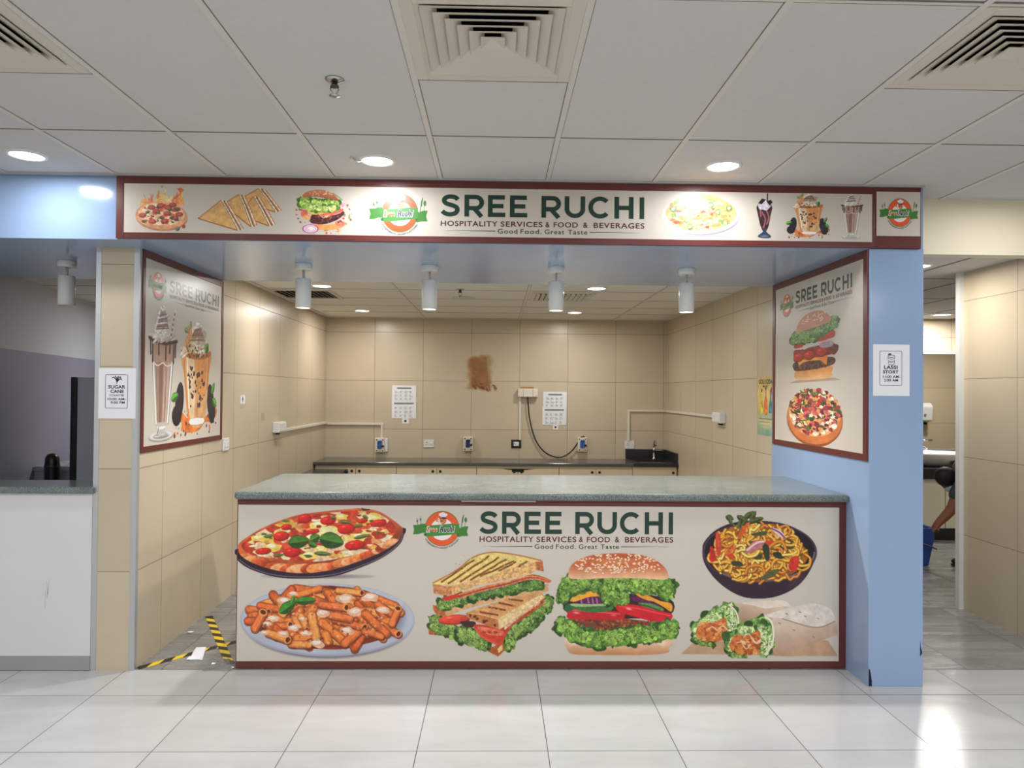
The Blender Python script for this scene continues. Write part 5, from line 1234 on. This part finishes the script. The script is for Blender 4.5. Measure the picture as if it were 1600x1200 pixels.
t = thing('wall_sticker', 'tiny white arrow sticker on the left wall beyond the drinks poster', 'sticker', (XL, 5.94, 1.53), 'small wall stickers')
build('sheet', frame_box(MB(), wf, 5.89, 6.0, 1.53, 1.6, .0004, .0012), m_paper, t)
build('printed_arrow', MB().add([wf.p(*q, .0016) for q in ((5.945, 1.595), (5.925, 1.56), (5.938, 1.56), (5.938, 1.54), (5.952, 1.54), (5.952, 1.56), (5.965, 1.56))], [tuple(range(7))]), P('red_ink', (130, 50, 46), 0.5), t, fix=False)
solo('wall_sticker', frame_box(MB(), wf, 5.91, 5.98, 1.49, 1.515, .0004, .0012), P('pale_red_label', (206, 176, 160), 0.6), 'thin faded label strip just under the arrow sticker', 'sticker', (XL, 5.945, 1.49), 'small wall stickers')
solo('wall_sticker', frame_box(MB(), wf, 6.42, 6.51, 1.37, 1.44, .0004, .0012), P('beige_label', (190, 168, 136), 0.6), 'small beige label on the left wall above the junction box', 'sticker', (XL, 6.46, 1.37), 'small wall stickers')
mf = Frame((XR, 0, 0), (0, -1, 0), (0, 0, 1), (-1, 0, 0))
t = thing('drinks_menu', 'narrow yellow and teal bottled soda menu on the right kitchen wall', 'menu', (XR, 5.56, 1.315))
build('sheet', frame_box(MB(), mf, -5.74, -5.385, 1.317, 1.782, .0004, .0012), m_paper, t)
printed('printed_bottles', pic_menu((206, 180, 104), 1.2), t, mf, (0, 0, 100, 130), (-5.74, 1.782, -5.385, 1.317), .0016)
mb = MB(); lettering(mb, mf, 'GOLI SODA', -5.705, -5.43, 1.725, 1.763, .0022, .03, 0, 1.05); build('title_lettering', mb, P('teal_ink', (40, 66, 70), 0.5), t, fix=False)
mb = MB(); lettering(mb, mf, 'MENU', -5.62, -5.52, 1.7, 1.717, .0022, .02); build('subtitle_lettering', mb, m_brown, t, fix=False)

# brown heat stain on the back wall tiles
st = Pic(0, 0, 100, 130, 1.4, (197, 182, 156), 71)
st.ell(46, 58, 46, 58, (180, 146, 100), nz=.15, ns=20, alpha=.75, soft=.8, wob=.2)
for k in range(70):
    R = st.r; x, y = 20 + 54 * R.rand(), 8 + 88 * R.rand()
    st.ell(x, y, 12 + 10 * R.rand(), 12 + 14 * R.rand(), [(159, 111, 62), (150, 100, 52), (168, 122, 74), (140, 90, 44)][R.randint(4)], R.randint(90), .2, 8, alpha=.4, soft=.9, wob=.25)
st.poly([(24, 10), (64, 8), (70, 92), (50, 100), (20, 98)], (152, 104, 56), 0, .2, 14, (20, 50, 72, 60, (132, 80, 36)), alpha=.55)
for k in range(34):
    R = st.r; x = 26 + 66 * R.rand() ** .8; st.ell(x, 96 + 7 * R.randn() * .6 + x * .05, 7, 4.5, [(112, 54, 26), (128, 70, 34), (96, 42, 22)][R.randint(3)], R.randint(40), .3, 5, alpha=.55, soft=.8, wob=.3)
st.ell(82, 100, 3.4, 3.4, (206, 170, 140)); st.ell(14, 100, 22, 3, (150, 112, 64), alpha=.5, soft=.9)
stain = thing('wall_stain', 'rusty brown burn stain on the back wall tiles above the worktop', 'stain', (-0.18, YB, 1.62))
INK_OLD, INK_K = INK_K, 1.0
printed('burn_mark', st, stain, bf, (0, 0, 100, 130), (-.40, 2.11, .03, 1.565), .0006, .06)
INK_K = INK_OLD
solo('wall_stain', MB().prism(rounded(.3, .47, 1.692, 1.712, .008), (0, YB - .0006, 0), (1, 0, 0), (0, 0, 1), (0, 1, 0), .0004), P('rust_smear', (170, 126, 70), 0.5), 'small rusty smear on top of the cable box', 'stain', (.385, YB, 1.69))

# ------------------------------------------------------------------ electrics
def tplate(mb, fr, x0, x1, y0, y1, d): return frame_box(mb, fr, x0, x1, y0, y1, 0, d)
def isolator(cx, zc, label, blue, back=False):
    t = thing('isolator_switch', label, 'isolator', bf.p(cx, zc - .09), 'blue isolator switches on the back wall')
    if back: build('back_plate', tplate(MB(), bf, cx - .05, cx + .09, zc - .085, zc + .08, .022), m_white, t, .008)
    b = build('housing', tplate(MB(), bf, cx - .062, cx + .055, zc - .09, zc + .088, .06), m_ivory, t, .008)
    for dx, dz in ((-.04, .066), (.035, -.068), (.035, .066), (-.04, -.068)): build('screw', MB().lathe(bf.p(cx + dx, zc + dz, .06), [(.008, 0), (.007, -.003)], 12, 'Y'), m_dark, b)
    build('socket_cover', tplate(MB(), bf, cx - .03, cx + .022, zc - .04, zc + .035, .085), blue, t, .006)
    build('socket_lid', MB().prism([(-.03, .035), (.022, .035), (.03, .055), (-.022, .055)], bf.p(cx, zc, .06), (1, 0, 0), (0, 0, 1), (0, -1, 0), .03), blue, t, .003)
    build('switch_knob', MB().lathe(bf.p(cx + .037, zc - .012, .06), [(.014, 0), (.013, -.014), (.004, -.015)], 16, 'Y'), m_black, t)
b1 = P('socket_blue', (34, 84, 158), 0.4); b2 = P('socket_navy', (26, 44, 82), 0.4)
isolator(-1.425, .978, 'ivory isolator with bright blue cover at the end of the left conduit', b1, True)
isolator(-.34, 1.0, 'ivory isolator with dark navy cover between the white socket and the black socket', b2)
isolator(1.075, 1.003, 'ivory isolator with blue cover where the hanging black cable ends', b1)
def socket(name, label, cx, zc, w, h, plate, fr=bf, inset=None):
    t = thing(name, label, 'socket', fr.p(cx, zc - h / 2))
    build('plate', tplate(MB(), fr, cx - w / 2, cx + w / 2, zc - h / 2, zc + h / 2, .012), plate, t, .004)
    if inset: build('insert', tplate(MB(), fr, cx - w * .27, cx + w * .27, zc - h * .24, zc + h * .24, .015), inset, t, .002)
    hl = MB()
    for dx, dz, r in ((-.18, .16, .006), (-.26, -.08, .004), (-.1, -.08, .004)): hl.lathe(fr.p(cx + dx * w, zc + dz * h * (.5 if inset else 1), .016 if inset else .0125), [(r, 0), (r * .9, -.001)], 12, 'Y')
    build('pin_holes', hl, m_dark, t)
    build('rocker', tplate(MB(), fr, cx + w * (.06 if inset else .12), cx + w * (.2 if inset else .34), zc - h * .14, zc + h * .14, .018), m_white, t, .002)
socket('power_socket', 'white double power socket low on the back wall', -.831, .997, .128, .095, m_white)
socket('power_socket', 'white socket in a black surround below the white vertical conduit', .254, 1.001, .124, .105, m_black, bf, m_white)
socket('switch_plate', 'white switch plate on the wall just above the sink splashback', 1.668, 1.0, .122, .1, m_white)
sf = Frame((XL, 0, 0), (0, 1, 0), (0, 0, 1), (1, 0, 0))
t = thing('switch_plate', 'white switch plate beside the lower corner of the drinks poster', 'switch', (XL, 5.56, 1.17))
build('plate', tplate(MB(), sf, 5.515, 5.635, 1.17, 1.268, .012), m_white, t, .004)
for k in range(3): build('rocker', tplate(MB(), sf, 5.535 + .028 * k, 5.557 + .028 * k, 1.2, 1.24, .017), m_white, t, .002)
t = thing('cable_box', 'cream surface cable box on the back wall with a black lead hanging out', 'junction box', bf.p(.39, 1.585))
build('housing', tplate(MB(), bf, .268, .515, 1.585, 1.687, .075), m_ivory, t, .006)
for x in (.335, .455): build('lid_seam', tplate(MB(), bf, x - .0015, x + .0015, 1.588, 1.684, .0758), m_dark, t)
for x in (.29, .49): build('screw', MB().lathe(bf.p(x, 1.605, .075), [(.007, 0), (.006, -.002)], 12, 'Y'), m_alu, t)
solo('cable_conduit', tplate(MB(), bf, .285, .31, 1.05, 1.585, .02), m_ivory, 'white vertical conduit from the cream cable box to the black socket', 'conduit', bf.p(.297, 1.05), 'surface conduits', .003)
cab = [(.39, YB - .04, 1.586), (.395, YB - .05, 1.52), (.42, YB - .04, 1.3), (.49, YB - .03, 1.06), (.6, YB - .03, .91), (.74, YB - .04, .845), (.85, YB - .045, .855), (.95, YB - .045, .93), (1.02, YB - .05, 1.03), (1.05, YB - .05, 1.085), (1.09, YB - .045, 1.1), (1.1, YB - .04, 1.088)]
cab = [tuple(q) for q in crom(cab, 6, False)]
solo('power_cable', MB().tube(cab, .0085, 8), P('black_cable', (52, 44, 40), 0.5), 'black cable drooping from the cream cable box to the isolator', 'cable', (.39, YB, 1.586))
def jbox(name, label, fr, y0, y1, z0, z1):
    t = thing(name, label, 'junction box', fr.p((y0 + y1) / 2, z0))
    build('housing', tplate(MB(), fr, y0, y1, z0, z1, .06), m_white, t, .006)
    build('cover', tplate(MB(), fr, y0 + .012, y1 - .012, z0 + .012, z1 - .012, .066), m_white, t, .003)
    build('cable_gland', tplate(MB(), fr, (y0 + y1) / 2 - .02, (y0 + y1) / 2 + .02, z0 - .02, z0, .03), m_dark, t)
jbox('junction_box', 'white junction box on the left kitchen wall', sf, 6.74, 6.98, 1.24, 1.34)
jbox('junction_box', 'white junction box on the right kitchen wall', mf, -6.76, -6.54, 1.37, 1.47)
rs = MB(); frame_box(rs, sf, 6.98, 8.82, 1.235, 1.262, 0, .024)
solo('cable_conduit', rs, m_ivory, 'white conduit along the left kitchen wall from its junction box', 'conduit', (XL, 7.9, 1.235), 'surface conduits', .003)
solo('cable_conduit', frame_box(frame_box(MB(), bf, -2.08, -1.398, 1.222, 1.249, 0, .024), bf, -1.424, -1.398, 1.066, 1.222, 0, .024), m_ivory, 'white L-shaped conduit on the back wall down to the first blue isolator', 'conduit', bf.p(-1.74, 1.066), 'surface conduits', .003)
solo('cable_conduit', frame_box(frame_box(MB(), bf, 1.64, 2.106, 1.412, 1.438, 0, .024), bf, 1.64, 1.667, 1.046, 1.412, 0, .024), m_ivory, 'white L-shaped conduit on the back wall down to the switch plate by the sink', 'conduit', bf.p(1.88, 1.046), 'surface conduits', .003)
solo('cable_conduit', frame_box(MB(), mf, -8.81, -6.70, 1.412, 1.438, 0, .024), m_ivory, 'white conduit along the right kitchen wall from its junction box', 'conduit', (XR, 7.8, 1.412), 'surface conduits', .003)

# ------------------------------------------------------------------ back worktop, cabinets, sink
wt = thing('back_worktop', 'long dark granite worktop along the back wall', 'worktop', (0, 8.55, .78))
build('slab', MB().box(-2.10, 1.615, 8.235, 8.838, .785, .822), m_gran_dark, wt, .008, 3)
sk = thing('sink_unit', 'black granite sink corner with splashback and tap', 'sink', (1.87, 8.55, .78))
build('deck', border(MB(), Frame((0, 0, .83), (1, 0, 0), (0, 1, 0), (0, 0, 1)), 1.617, 2.126, 8.225, 8.838, .08, .08, .1, .14, -.045, 0), m_gran_black, sk, .004)
build('basin', MB().box(1.69, 2.05, 8.32, 8.70, .68, .69).box(1.69, 1.70, 8.32, 8.70, .69, .8).box(2.04, 2.05, 8.32, 8.70, .69, .8).box(1.7, 2.04, 8.32, 8.33, .69, .8).box(1.7, 2.04, 8.69, 8.70, .69, .8), m_steel, sk, .004)
build('splashback', MB().box(1.617, 2.1, 8.815, 8.838, .83, .945).box(2.1, 2.126, 8.25, 8.838, .83, .945), m_gran_black, sk, .003)
tp = build('tap', MB().lathe((1.95, 8.72, .83), [(.028, 0), (.026, .012), (.014, .018), (.014, .1), (.016, .105), (.016, .14), (.01, .15)], 20).tube([(1.95, 8.72, .97), (1.95, 8.715, 1.03), (1.95, 8.69, 1.06), (1.95, 8.65, 1.06), (1.95, 8.63, 1.03), (1.95, 8.63, 1.0)], .011, 10), m_steel, sk)
build('tap_lever', MB().tube([(1.965, 8.72, .94), (2.02, 8.71, .945), (2.06, 8.7, .94)], [.009, .007, .008], 10), m_steel, tp)
def cabinet(x0, x1, label, doors=2, slot=False):
    t = thing('base_cabinet', label, 'cabinet', ((x0 + x1) / 2, 8.55, 0), 'base cabinets under the back worktop')
    build('carcass', MB().box(x0 + .002, x1 - .002, 8.29, 8.83, .1, .784 if doors > 1 else .67), m_cab, t)
    if doors == 1: build('top_rail', MB().box(x0 + .002, x1 - .002, 8.272, 8.30, .70, .783), m_cab, t)
    build('plinth', MB().box(x0 + .002, x1 - .002, 8.33, 8.8, 0, .1), m_black, t)
    w = (x1 - x0) / doors
    for k in range(doors):
        a, b = x0 + w * k + .003, x0 + w * (k + 1) - .003
        d = build('door', MB().box(a, b, 8.27, 8.289, .105, .752), m_cab, t, .002)
        hx = b - .04 if k == 0 else a + .04
        build('knob', MB().lathe((hx, 8.27, .716), [(.016, 0), (.014, -.012), (.004, -.014)], 14, 'Y'), m_black, d)
    if slot:
        build('pull_cutout', MB().box((x0 + x1) / 2 - .07, (x0 + x1) / 2 + .07, 8.264, 8.272, .715, .752), m_dark, t)
        build('pull_groove', MB().prism([(-.19, .752), (.19, .752), (.07, .738), (-.07, .738)], ((x0 + x1) / 2, 8.263, 0), (1, 0, 0), (0, 0, 1), (0, 1, 0), .004), m_dark, t)
for a, b, l, s in ((-2.09, -1.15, 'cream base cabinet at the left end, by the side ledge', False), (-1.15, -.22, 'cream base cabinet below the double white socket', False), (-.22, .74, 'cream base cabinet with a dark finger cut-out under the drooping cable', True), (.74, 1.6, 'cream base cabinet between the finger cut-out and the sink', False)): cabinet(a, b, l, 2, s)
cabinet(1.6, 2.12, 'narrow cream base cabinet under the sink', 1)
lg = thing('side_ledge', 'low dark granite ledge along the left kitchen wall', 'ledge', (-1.93, 7.6, 0))
build('slab', MB().box(-2.103, -1.70, 6.4, 8.225, .715, .745), m_gran_dark, lg, .006)
build('support', MB().box(-2.10, -1.78, 6.5, 8.2, 0, .714), m_cab, lg)
build('end_knob', MB().lathe((-1.69, 8.1, .73), [(.02, -.02), (.02, .02)], 12), m_black, lg)

# ------------------------------------------------------------------ neighbouring stall
lc = thing('stall_counter', 'plain white stall counter with dark granite top at the left', 'counter', (-3.4, 4.4, 0))
build('worktop', MB().box(-5.9, -2.338, 4.185, 4.52, 1.032, 1.07), m_granite, lc, .008, 3)
build('front_panel', MB().box(-5.9, -2.356, 4.215, 4.235, .084, 1.03), m_dull, lc)
build('body', MB().box(-5.9, -2.36, 4.236, 4.5, 0, 1.03), m_dull, lc)
build('skirting', MB().box(-5.9, -2.354, 4.208, 4.2355, .002, .083), m_skirt, lc, .002)
scr = MB()
for a, b in (((-2.615, .52), (-2.605, .44)), ((-2.618, .46), (-2.622, .36)), ((-2.60, .53), (-2.61, .42))):
    v, f = strip2d([a, ((a[0] + b[0]) / 2 + .002, (a[1] + b[1]) / 2), b], .003); scr.add([(x, 4.2146, z) for x, z in v], f)
build('scuff', scr, P('grey_scuff', (176, 176, 176), 0.6), lc, fix=False)
fr_ = thing('display_fridge', 'grey upright fridge with black door edge behind the stall counter', 'fridge', (-3.0, 6.0, 0))
build('cabinet', MB().box(-3.33, -2.42, 5.72, 6.3, .05, 1.73), P('fridge_grey', (176, 184, 190), 0.35), fr_, .006)
build('door_edge', MB().box(-3.37, -3.331, 5.7, 6.28, .05, 1.735), m_black, fr_, .003)
build('foot_rail', MB().box(-3.33, -2.45, 5.74, 6.26, 0, .05), m_black, fr_)
bn = thing('waste_bin', 'black rounded bin standing behind the stall counter', 'bin', (-3.72, 6.05, 0))
build('body', MB().lathe((-3.72, 6.05, 0), [(.05, 0), (.056, .7), (.056, 1.0), (.052, 1.06), (.036, 1.09), (.001, 1.1)], 28), m_black, bn)
build('rim', MB().lathe((-3.72, 6.05, 0), [(.058, .98), (.06, .99), (.058, 1.0)], 28, cap=False), P('dark_grey_rim', (48, 48, 50), 0.4), bn)
t = thing('stall_shelf', 'low pale marble shelf behind the stall counter', 'shelf', (-3.55, 6.6, 0))
build('slab', MB().box(-4.0, -3.4, 6.2, 6.9, .93, .97), granite('pale_marble', (150, 150, 150), (196, 196, 196), 0.2, 12), t)
build('support', MB().box(-3.98, -3.42, 6.22, 6.88, 0, .93), P('pale_grey_board', (168, 166, 166), 0.5), t)

# ------------------------------------------------------------------ floor tape and litter
m_yel = P('hazard_yellow', (236, 200, 40), 0.35); m_blk = P('hazard_black', (30, 29, 28), 0.4)
def tape(p0, p1, w, label, lift=0.0, n=12):
    p0, p1 = Vector(p0), Vector(p1); d = (p1 - p0).normalized(); s = Vector((-d.y, d.x, 0)); L = (p1 - p0).length
    mb = MB(); h = w / 2; sk_ = w * .55
    for k in range(n):
        a, b = L * k / n, L * (k + 1) / n
        def cl(t): return min(max(t, 0), L)
        q = [p0 + d * cl(a - sk_) - s * h, p0 + d * cl(b - sk_) - s * h, p0 + d * cl(b + sk_) + s * h, p0 + d * cl(a + sk_) + s * h]
        if k == 0: q[0], q[3] = p0 - s * h, p0 + s * h
        if k == n - 1: q[1], q[2] = p1 - s * h, p1 + s * h
        mb.mat(k % 2)
        lo = [v + Vector((0, 0, .0004 + lift)) for v in q]; hi = [v + Vector((0, 0, .0012 + lift)) for v in q]
        mb.add(lo + hi, [(3, 2, 1, 0), (4, 5, 6, 7), (0, 1, 5, 4), (1, 2, 6, 5), (2, 3, 7, 6), (3, 0, 4, 7)])
    return solo('hazard_tape', mb, [m_blk, m_yel], label, 'tape', (p0 + p1) / 2, 'hazard tape on the kitchen threshold floor')
tape((-2.098, 4.245, 0), (-1.525, 4.86, 0), .05, 'yellow and black tape running from the column foot to the counter side')
tape((-2.07, 5.215, 0), (-1.57, 4.29, 0), .05, 'yellow and black tape crossing over the other strip, ending in clear wrap', .0012, 15)
pp = MB()
pp.prism([(0, 0), (.075, .004), (.015, .21), (-.045, .205), (-.03, .12)], (-1.845, 4.365, .002), (1, 0, 0), (0, 1, .02), (0, -.02, 1), .0015)
pp.prism([(-.02, .0), (.06, .004), (.05, .05), (-.02, .045)], (-1.845, 4.365, .006), (1, 0, 0), (0, 1, .05), (0, -.05, 1), .0012)
solo('paper_scrap', pp, m_paper, 'folded white paper scrap lying over the hazard tape', 'litter', (-1.84, 4.5, .003))
wrap = MB(); R = random.Random(4); nx, ny = 9, 7; vs = []; fs = []
for j in range(ny + 1):
    for i in range(nx + 1):
        vs.append((-1.70 + .17 * i / nx + R.uniform(-.006, .006), 4.205 + .15 * j / ny + R.uniform(-.006, .006), .004 + .045 * math.sin(math.pi * i / nx) * math.sin(math.pi * j / ny) * R.uniform(.4, 1)))
for j in range(ny):
    for i in range(nx): q = j * (nx + 1) + i; fs.append((q, q + 1, q + nx + 2, q + nx + 1))
wrap.add(vs, fs)
mw, nt, b = new_mat('clear_wrap'); b.inputs['Transmission Weight'].default_value = .85; b.inputs['Roughness'].default_value = .12; b.inputs['Base Color'].default_value = (.93, .9, .84, 1); b.inputs['IOR'].default_value = 1.15
solo('plastic_wrap', wrap, mw, 'crumpled clear plastic wrap at the foot of the counter corner', 'litter', (-1.615, 4.28, 0))
solo('crumb', MB().ellipsoid((-2.05, 4.86, .006), (.022, .014, .006), 10, 6), m_paper, 'tiny white scrap on the floor against the left wall', 'litter', (-2.05, 4.86, 0))
# chips in the blue laminate
chip = MB().prism([(0, 0), (.018, 0), (.018, .03), (.008, .09), (0, .1)], (2.114, 3.9772, .004), (1, 0, 0), (0, 0, 1), (0, -1, 0), .0004)
solo('laminate_chip', chip, m_dark, 'dark chipped corner at the foot of the blue pillar', 'damage', (2.12, 3.977, 0))
solo('laminate_chip', MB().prism([(0, 0), (.012, .02), (.004, .05), (0, .09)], (2.408, 3.9772, .17), (1, 0, 0), (0, 0, 1), (0, -1, 0), .0004), m_dark, 'small dark nick on the right edge of the blue pillar', 'damage', (2.41, 3.977, .17))

# ------------------------------------------------------------------ washroom
vn_ = thing('vanity_unit', 'washroom vanity with black top band and cream doors', 'vanity', (5.4, 8.35, 0))
build('counter', MB().box(4.0, 6.8, 7.95, 8.755, .70, .82), m_black, vn_, .004)
build('carcass', MB().box(4.02, 6.78, 8.01, 8.75, .13, .70), m_cab, vn_)
for k in range(5): build('door', MB().box(4.03 + .55 * k, 4.57 + .55 * k, 7.99, 8.009, .135, .695), P('vanity_cream', (222, 218, 196), 0.4), vn_, .002)
build('plinth', MB().box(4.05, 6.75, 7.985, 8.7, 0, .13), m_black, vn_)
bs = thing('wash_basin', 'white oval basin on the washroom vanity', 'basin', (5.15, 8.3, .82))
def oval(a, b, z, n=40): return [(5.15 + a * math.cos(2 * math.pi * k / n), 8.30 + b * math.sin(2 * math.pi * k / n), z) for k in range(n)]
rings = [oval(.24, .16, .822), oval(.36, .25, .88), oval(.42, .285, .955), oval(.425, .29, .975), oval(.405, .272, .978), oval(.34, .22, .9), oval(.2, .12, .845)]
vs = sum(rings, []); n = 40
fs = [(j * n + k, j * n + (k + 1) % n, (j + 1) * n + (k + 1) % n, (j + 1) * n + k) for j in range(6) for k in range(n)] + [tuple(range(n))[::-1], tuple(6 * n + k for k in range(n))]
build('bowl', MB().add(vs, fs, True), P('white_ceramic', (236, 236, 232), 0.12), bs)
build('drain', MB().lathe((5.15, 8.3, .846), [(.03, 0), (.028, .004), (.001, .004)], 16), m_steel, bs)
t = thing('basin_tap', 'chrome lever tap standing behind the basin', 'tap', (5.2, 8.62, .82))
build('body', MB().lathe((5.2, 8.62, .82), [(.035, 0), (.028, .02), (.026, .24), (.02, .26)], 20).tube([(5.2, 8.62, 1.0), (5.2, 8.56, 1.02), (5.2, 8.47, 1.0)], .016, 10), m_steel, t)
build('lever', MB().tube([(5.2, 8.62, 1.08), (5.26, 8.6, 1.1), (5.34, 8.58, 1.1)], [.018, .012, .009], 10), m_steel, t)
mi = thing('wall_mirror', 'large dark-edged washroom mirror above the basin', 'mirror', (5.6, 8.755, .97))
m_mir = P('mirror_glass', (226, 226, 222), 0.01, 1.0)
build('glass', MB().box(4.2, 7.6, 8.745, 8.756, .985, 2.165), m_mir, mi)
build('frame', border(MB(), Frame((0, 8.745, 0), (1, 0, 0), (0, 0, 1), (0, -1, 0)), 4.19, 7.61, .965, 2.18, .012, .012, .02, .015, -.012, .006), m_alu, mi)
hd = thing('hand_dryer', 'white hand dryer seen in the washroom mirror', 'dryer', (7.33, 5.446, 1.18))
build('housing', MB().prism([(0, .0), (.2, .06), (.22, .3), (.16, .36), (0, .36)], (7.11, 5.448, 1.16), (0, 1, 0), (0, 0, 1), (1, 0, 0), .27), m_white, hd, .02, 3)
build('outlet', MB().box(7.18, 7.31, 5.5, 5.6, 1.155, 1.19), m_black, hd)
build('lens', MB().lathe((7.24, 5.665, 1.32), [(.018, -.02), (.018, .006)], 14, 'Y'), P('dryer_lens', (120, 130, 140), 0.2), hd)
bk = thing('mop_bucket', 'blue plastic bucket held by the bending cleaner', 'bucket', (4.01, 6.88, 0))
def rect(cx, cy, a, b, z): return [(cx - a, cy - b, z), (cx + a, cy - b, z), (cx + a, cy + b, z), (cx - a, cy + b, z)]
vs = rect(4.045, 6.88, .135, .11, .005) + rect(4.045, 6.88, .185, .12, .37) + rect(4.045, 6.88, .195, .13, .37) + rect(4.045, 6.88, .195, .13, .345) + rect(4.045, 6.88, .175, .11, .36) + rect(4.045, 6.88, .128, .1, .02)
fs = [(3, 2, 1, 0)] + [(a * 4 + k, a * 4 + (k + 1) % 4, b * 4 + (k + 1) % 4, b * 4 + k) for a, b in ((0, 3), (3, 2), (2, 1), (1, 4), (4, 5)) for k in range(4)] + [(20, 21, 22, 23)]
build('body', MB().add(vs, fs), P('bucket_blue', (34, 74, 156), 0.4), bk, .008)
build('handle', MB().tube([(3.855, 6.745, .34), (3.895, 6.735, .28), (4.025, 6.73, .25), (4.175, 6.735, .20), (4.24, 6.745, .17)], .007, 8), P('handle_grey', (70, 74, 84), 0.4), bk)

# ------------------------------------------------------------------ the cleaner, bending over the bucket
def skin_mesh(name, nodes, edges, mat, parent, root=0, sub=2):
    base = wloc(parent)
    me = bpy.data.meshes.new(name); me.from_pydata([tuple(Vector(p) - base) for p, r in nodes], edges, []); me.materials.append(mat)
    o = bpy.data.objects.new(name, me); COL.objects.link(o); o.parent = parent
    o.modifiers.new('skin', 'SKIN').use_smooth_shade = True
    for i, (p, r) in enumerate(nodes):
        rr = r if isinstance(r, tuple) else (r, r)
        me.skin_vertices[0].data[i].radius = rr; me.skin_vertices[0].data[i].use_root = (i == root)
    s = o.modifiers.new('smooth', 'SUBSURF'); s.levels = sub; s.render_levels = sub
    return o
m_skin = P('brown_skin', (150, 98, 74), 0.5); m_shirt = P('charcoal_shirt', (70, 74, 82), 0.8); m_hair = P('black_hair', (24, 22, 22), 0.6); m_trou = P('black_trousers', (34, 34, 40), 0.8)
pe = thing('person', 'person in a charcoal T-shirt and mask bending down to a blue bucket', 'person', (4.85, 6.9, 0))
N_, E_ = [], []
def node(p, r, prev=None):
    N_.append((p, r))
    if prev is not None: E_.append((prev, len(N_) - 1))
    return len(N_) - 1
pel = node((5.02, 6.9, .86), .13); b1_ = node((4.88, 6.9, .96), .125, pel); b2_ = node((4.70, 6.89, .99), .135, b1_); nk = node((4.56, 6.88, .95), .06, b2_); hd1 = node((4.50, 6.875, .91), .062, nk)
for sgn, y in ((-1, 6.79), (1, 7.01)):
    k = node((5.02 + .01 * sgn, y, .78), .09, pel); k = node((4.88 - .03 * sgn, y - .01, .47), .062, k); k = node((4.93 - .1 * (sgn < 0), y, .26), .055, k); k = node((4.72 if sgn < 0 else 4.98, y, .09), .04, k); node((4.60 if sgn < 0 else 4.84, y - .01, .045), .036, k)
hands = []
for y0, y1, dx in ((6.72, 6.79, 0), (7.06, 6.98, -.02)):
    pts_ = ((4.56, 6.72, .90), (4.42, 6.70, .72), (4.365, 6.71, .555), (4.29, 6.735, .46), (4.255, 6.75, .415), (4.235, 6.76, .385)) if y0 < 6.9 else ((4.64, 7.06, .93), (4.68, 7.11, .80), (4.70, 7.13, .68), (4.76, 7.10, .60), (4.80, 7.08, .565), (4.835, 7.07, .56))
    k = b2_
    for q, r in zip(pts_, (.07, .058, .052, .044, .036, (.04, .022))): k = node(q, r, k)
    hands.append((k, pts_[-1]))
for k, (x, y, z) in hands:
    for j in range(4):
        f = node((x - .012, y - .03 + .02 * j, z - .022), .0095, k); f = node((x - .032 - .003 * (j in (1, 2)), y - .032 + .021 * j, z - .03), .0085, f); node((x - .036, y - .031 + .02 * j, z - .052 + .006 * (j == 3)), .0075, f)
    f = node((x + .012, y - .03, z - .008), .011, k); node((x + .006, y - .042, z - .036), .009, f)
body = skin_mesh('body', N_, E_, m_skin, pe)
RM = Matrix.Rotation(math.radians(-62), 3, 'Y')
head = MB().ellipsoid((4.425, 6.87, .845), (.082, .072, .108), 24, 18, RM)
head.ellipsoid((4.43, 6.87, .785), (.06, .058, .055), 18, 12, RM)
head.ellipsoid((4.39, 6.87, .765), (.014, .014, .022), 10, 8, RM)
for s in (-1, 1): head.ellipsoid((4.44, 6.87 + s * .073, .835), (.02, .01, .03), 10, 8, RM)
for s in (-1, 1): head.ellipsoid((4.366, 6.87 + s * .03, .79), (.01, .011, .008), 10, 6, RM)
build('head', head, m_skin, pe)
hair = MB().ellipsoid((4.402, 6.852, .852), (.098, .09, .108), 24, 16, RM)
hv = [p for p in hair.v]; build('hair', hair, m_hair, pe)
build('face_mask', MB().ellipsoid((4.445, 6.85, .762), (.062, .062, .05), 18, 12, RM), P('pale_mask', (196, 206, 216), 0.8), pe)
S_, T_ = [], []
def snode(p, r, prev=None):
    S_.append((p, r))
    if prev is not None: T_.append((prev, len(S_) - 1))
    return len(S_) - 1
a0 = snode((4.98, 6.9, .88), .145); a1 = snode((4.88, 6.9, .965), .145, a0); a2 = snode((4.70, 6.89, .995), .155, a1); snode((4.585, 6.88, .96), .085, a2)
for y0, dx in ((6.72, 0), (7.06, -.02)):
    q = ((4.56, 6.72, .90), (4.42, 6.70, .72), (4.385, 6.705, .63)) if y0 < 6.9 else ((4.64, 7.06, .93), (4.68, 7.11, .80), (4.692, 7.122, .72))
    k = snode(q[0], .086, a2); k = snode(q[1], .078, k); snode(q[2], .074, k)
skin_mesh('shirt', S_, T_, m_shirt, pe)
S_, T_ = [], []
a0 = snode((5.02, 6.9, .88), .145)
for sgn, y in ((-1, 6.79), (1, 7.01)):
    k = snode((5.02 + .01 * sgn, y, .78), .105, a0); k = snode((4.88 - .03 * sgn, y - .01, .47), .08, k); k = snode((4.93 - .1 * (sgn < 0), y, .26), .072, k); snode((4.74 if sgn < 0 else 4.98, y, .12), .062, k)
skin_mesh('trousers', S_, T_, m_trou, pe)
for x, y in ((4.55, 6.785), (4.80, 7.005)):
    build('shoe', MB().ellipsoid((x, y, .045), (.14, .05, .044), 20, 12).box(x - .12, x + .13, y - .042, y + .042, .001, .02), m_black, pe, .004)
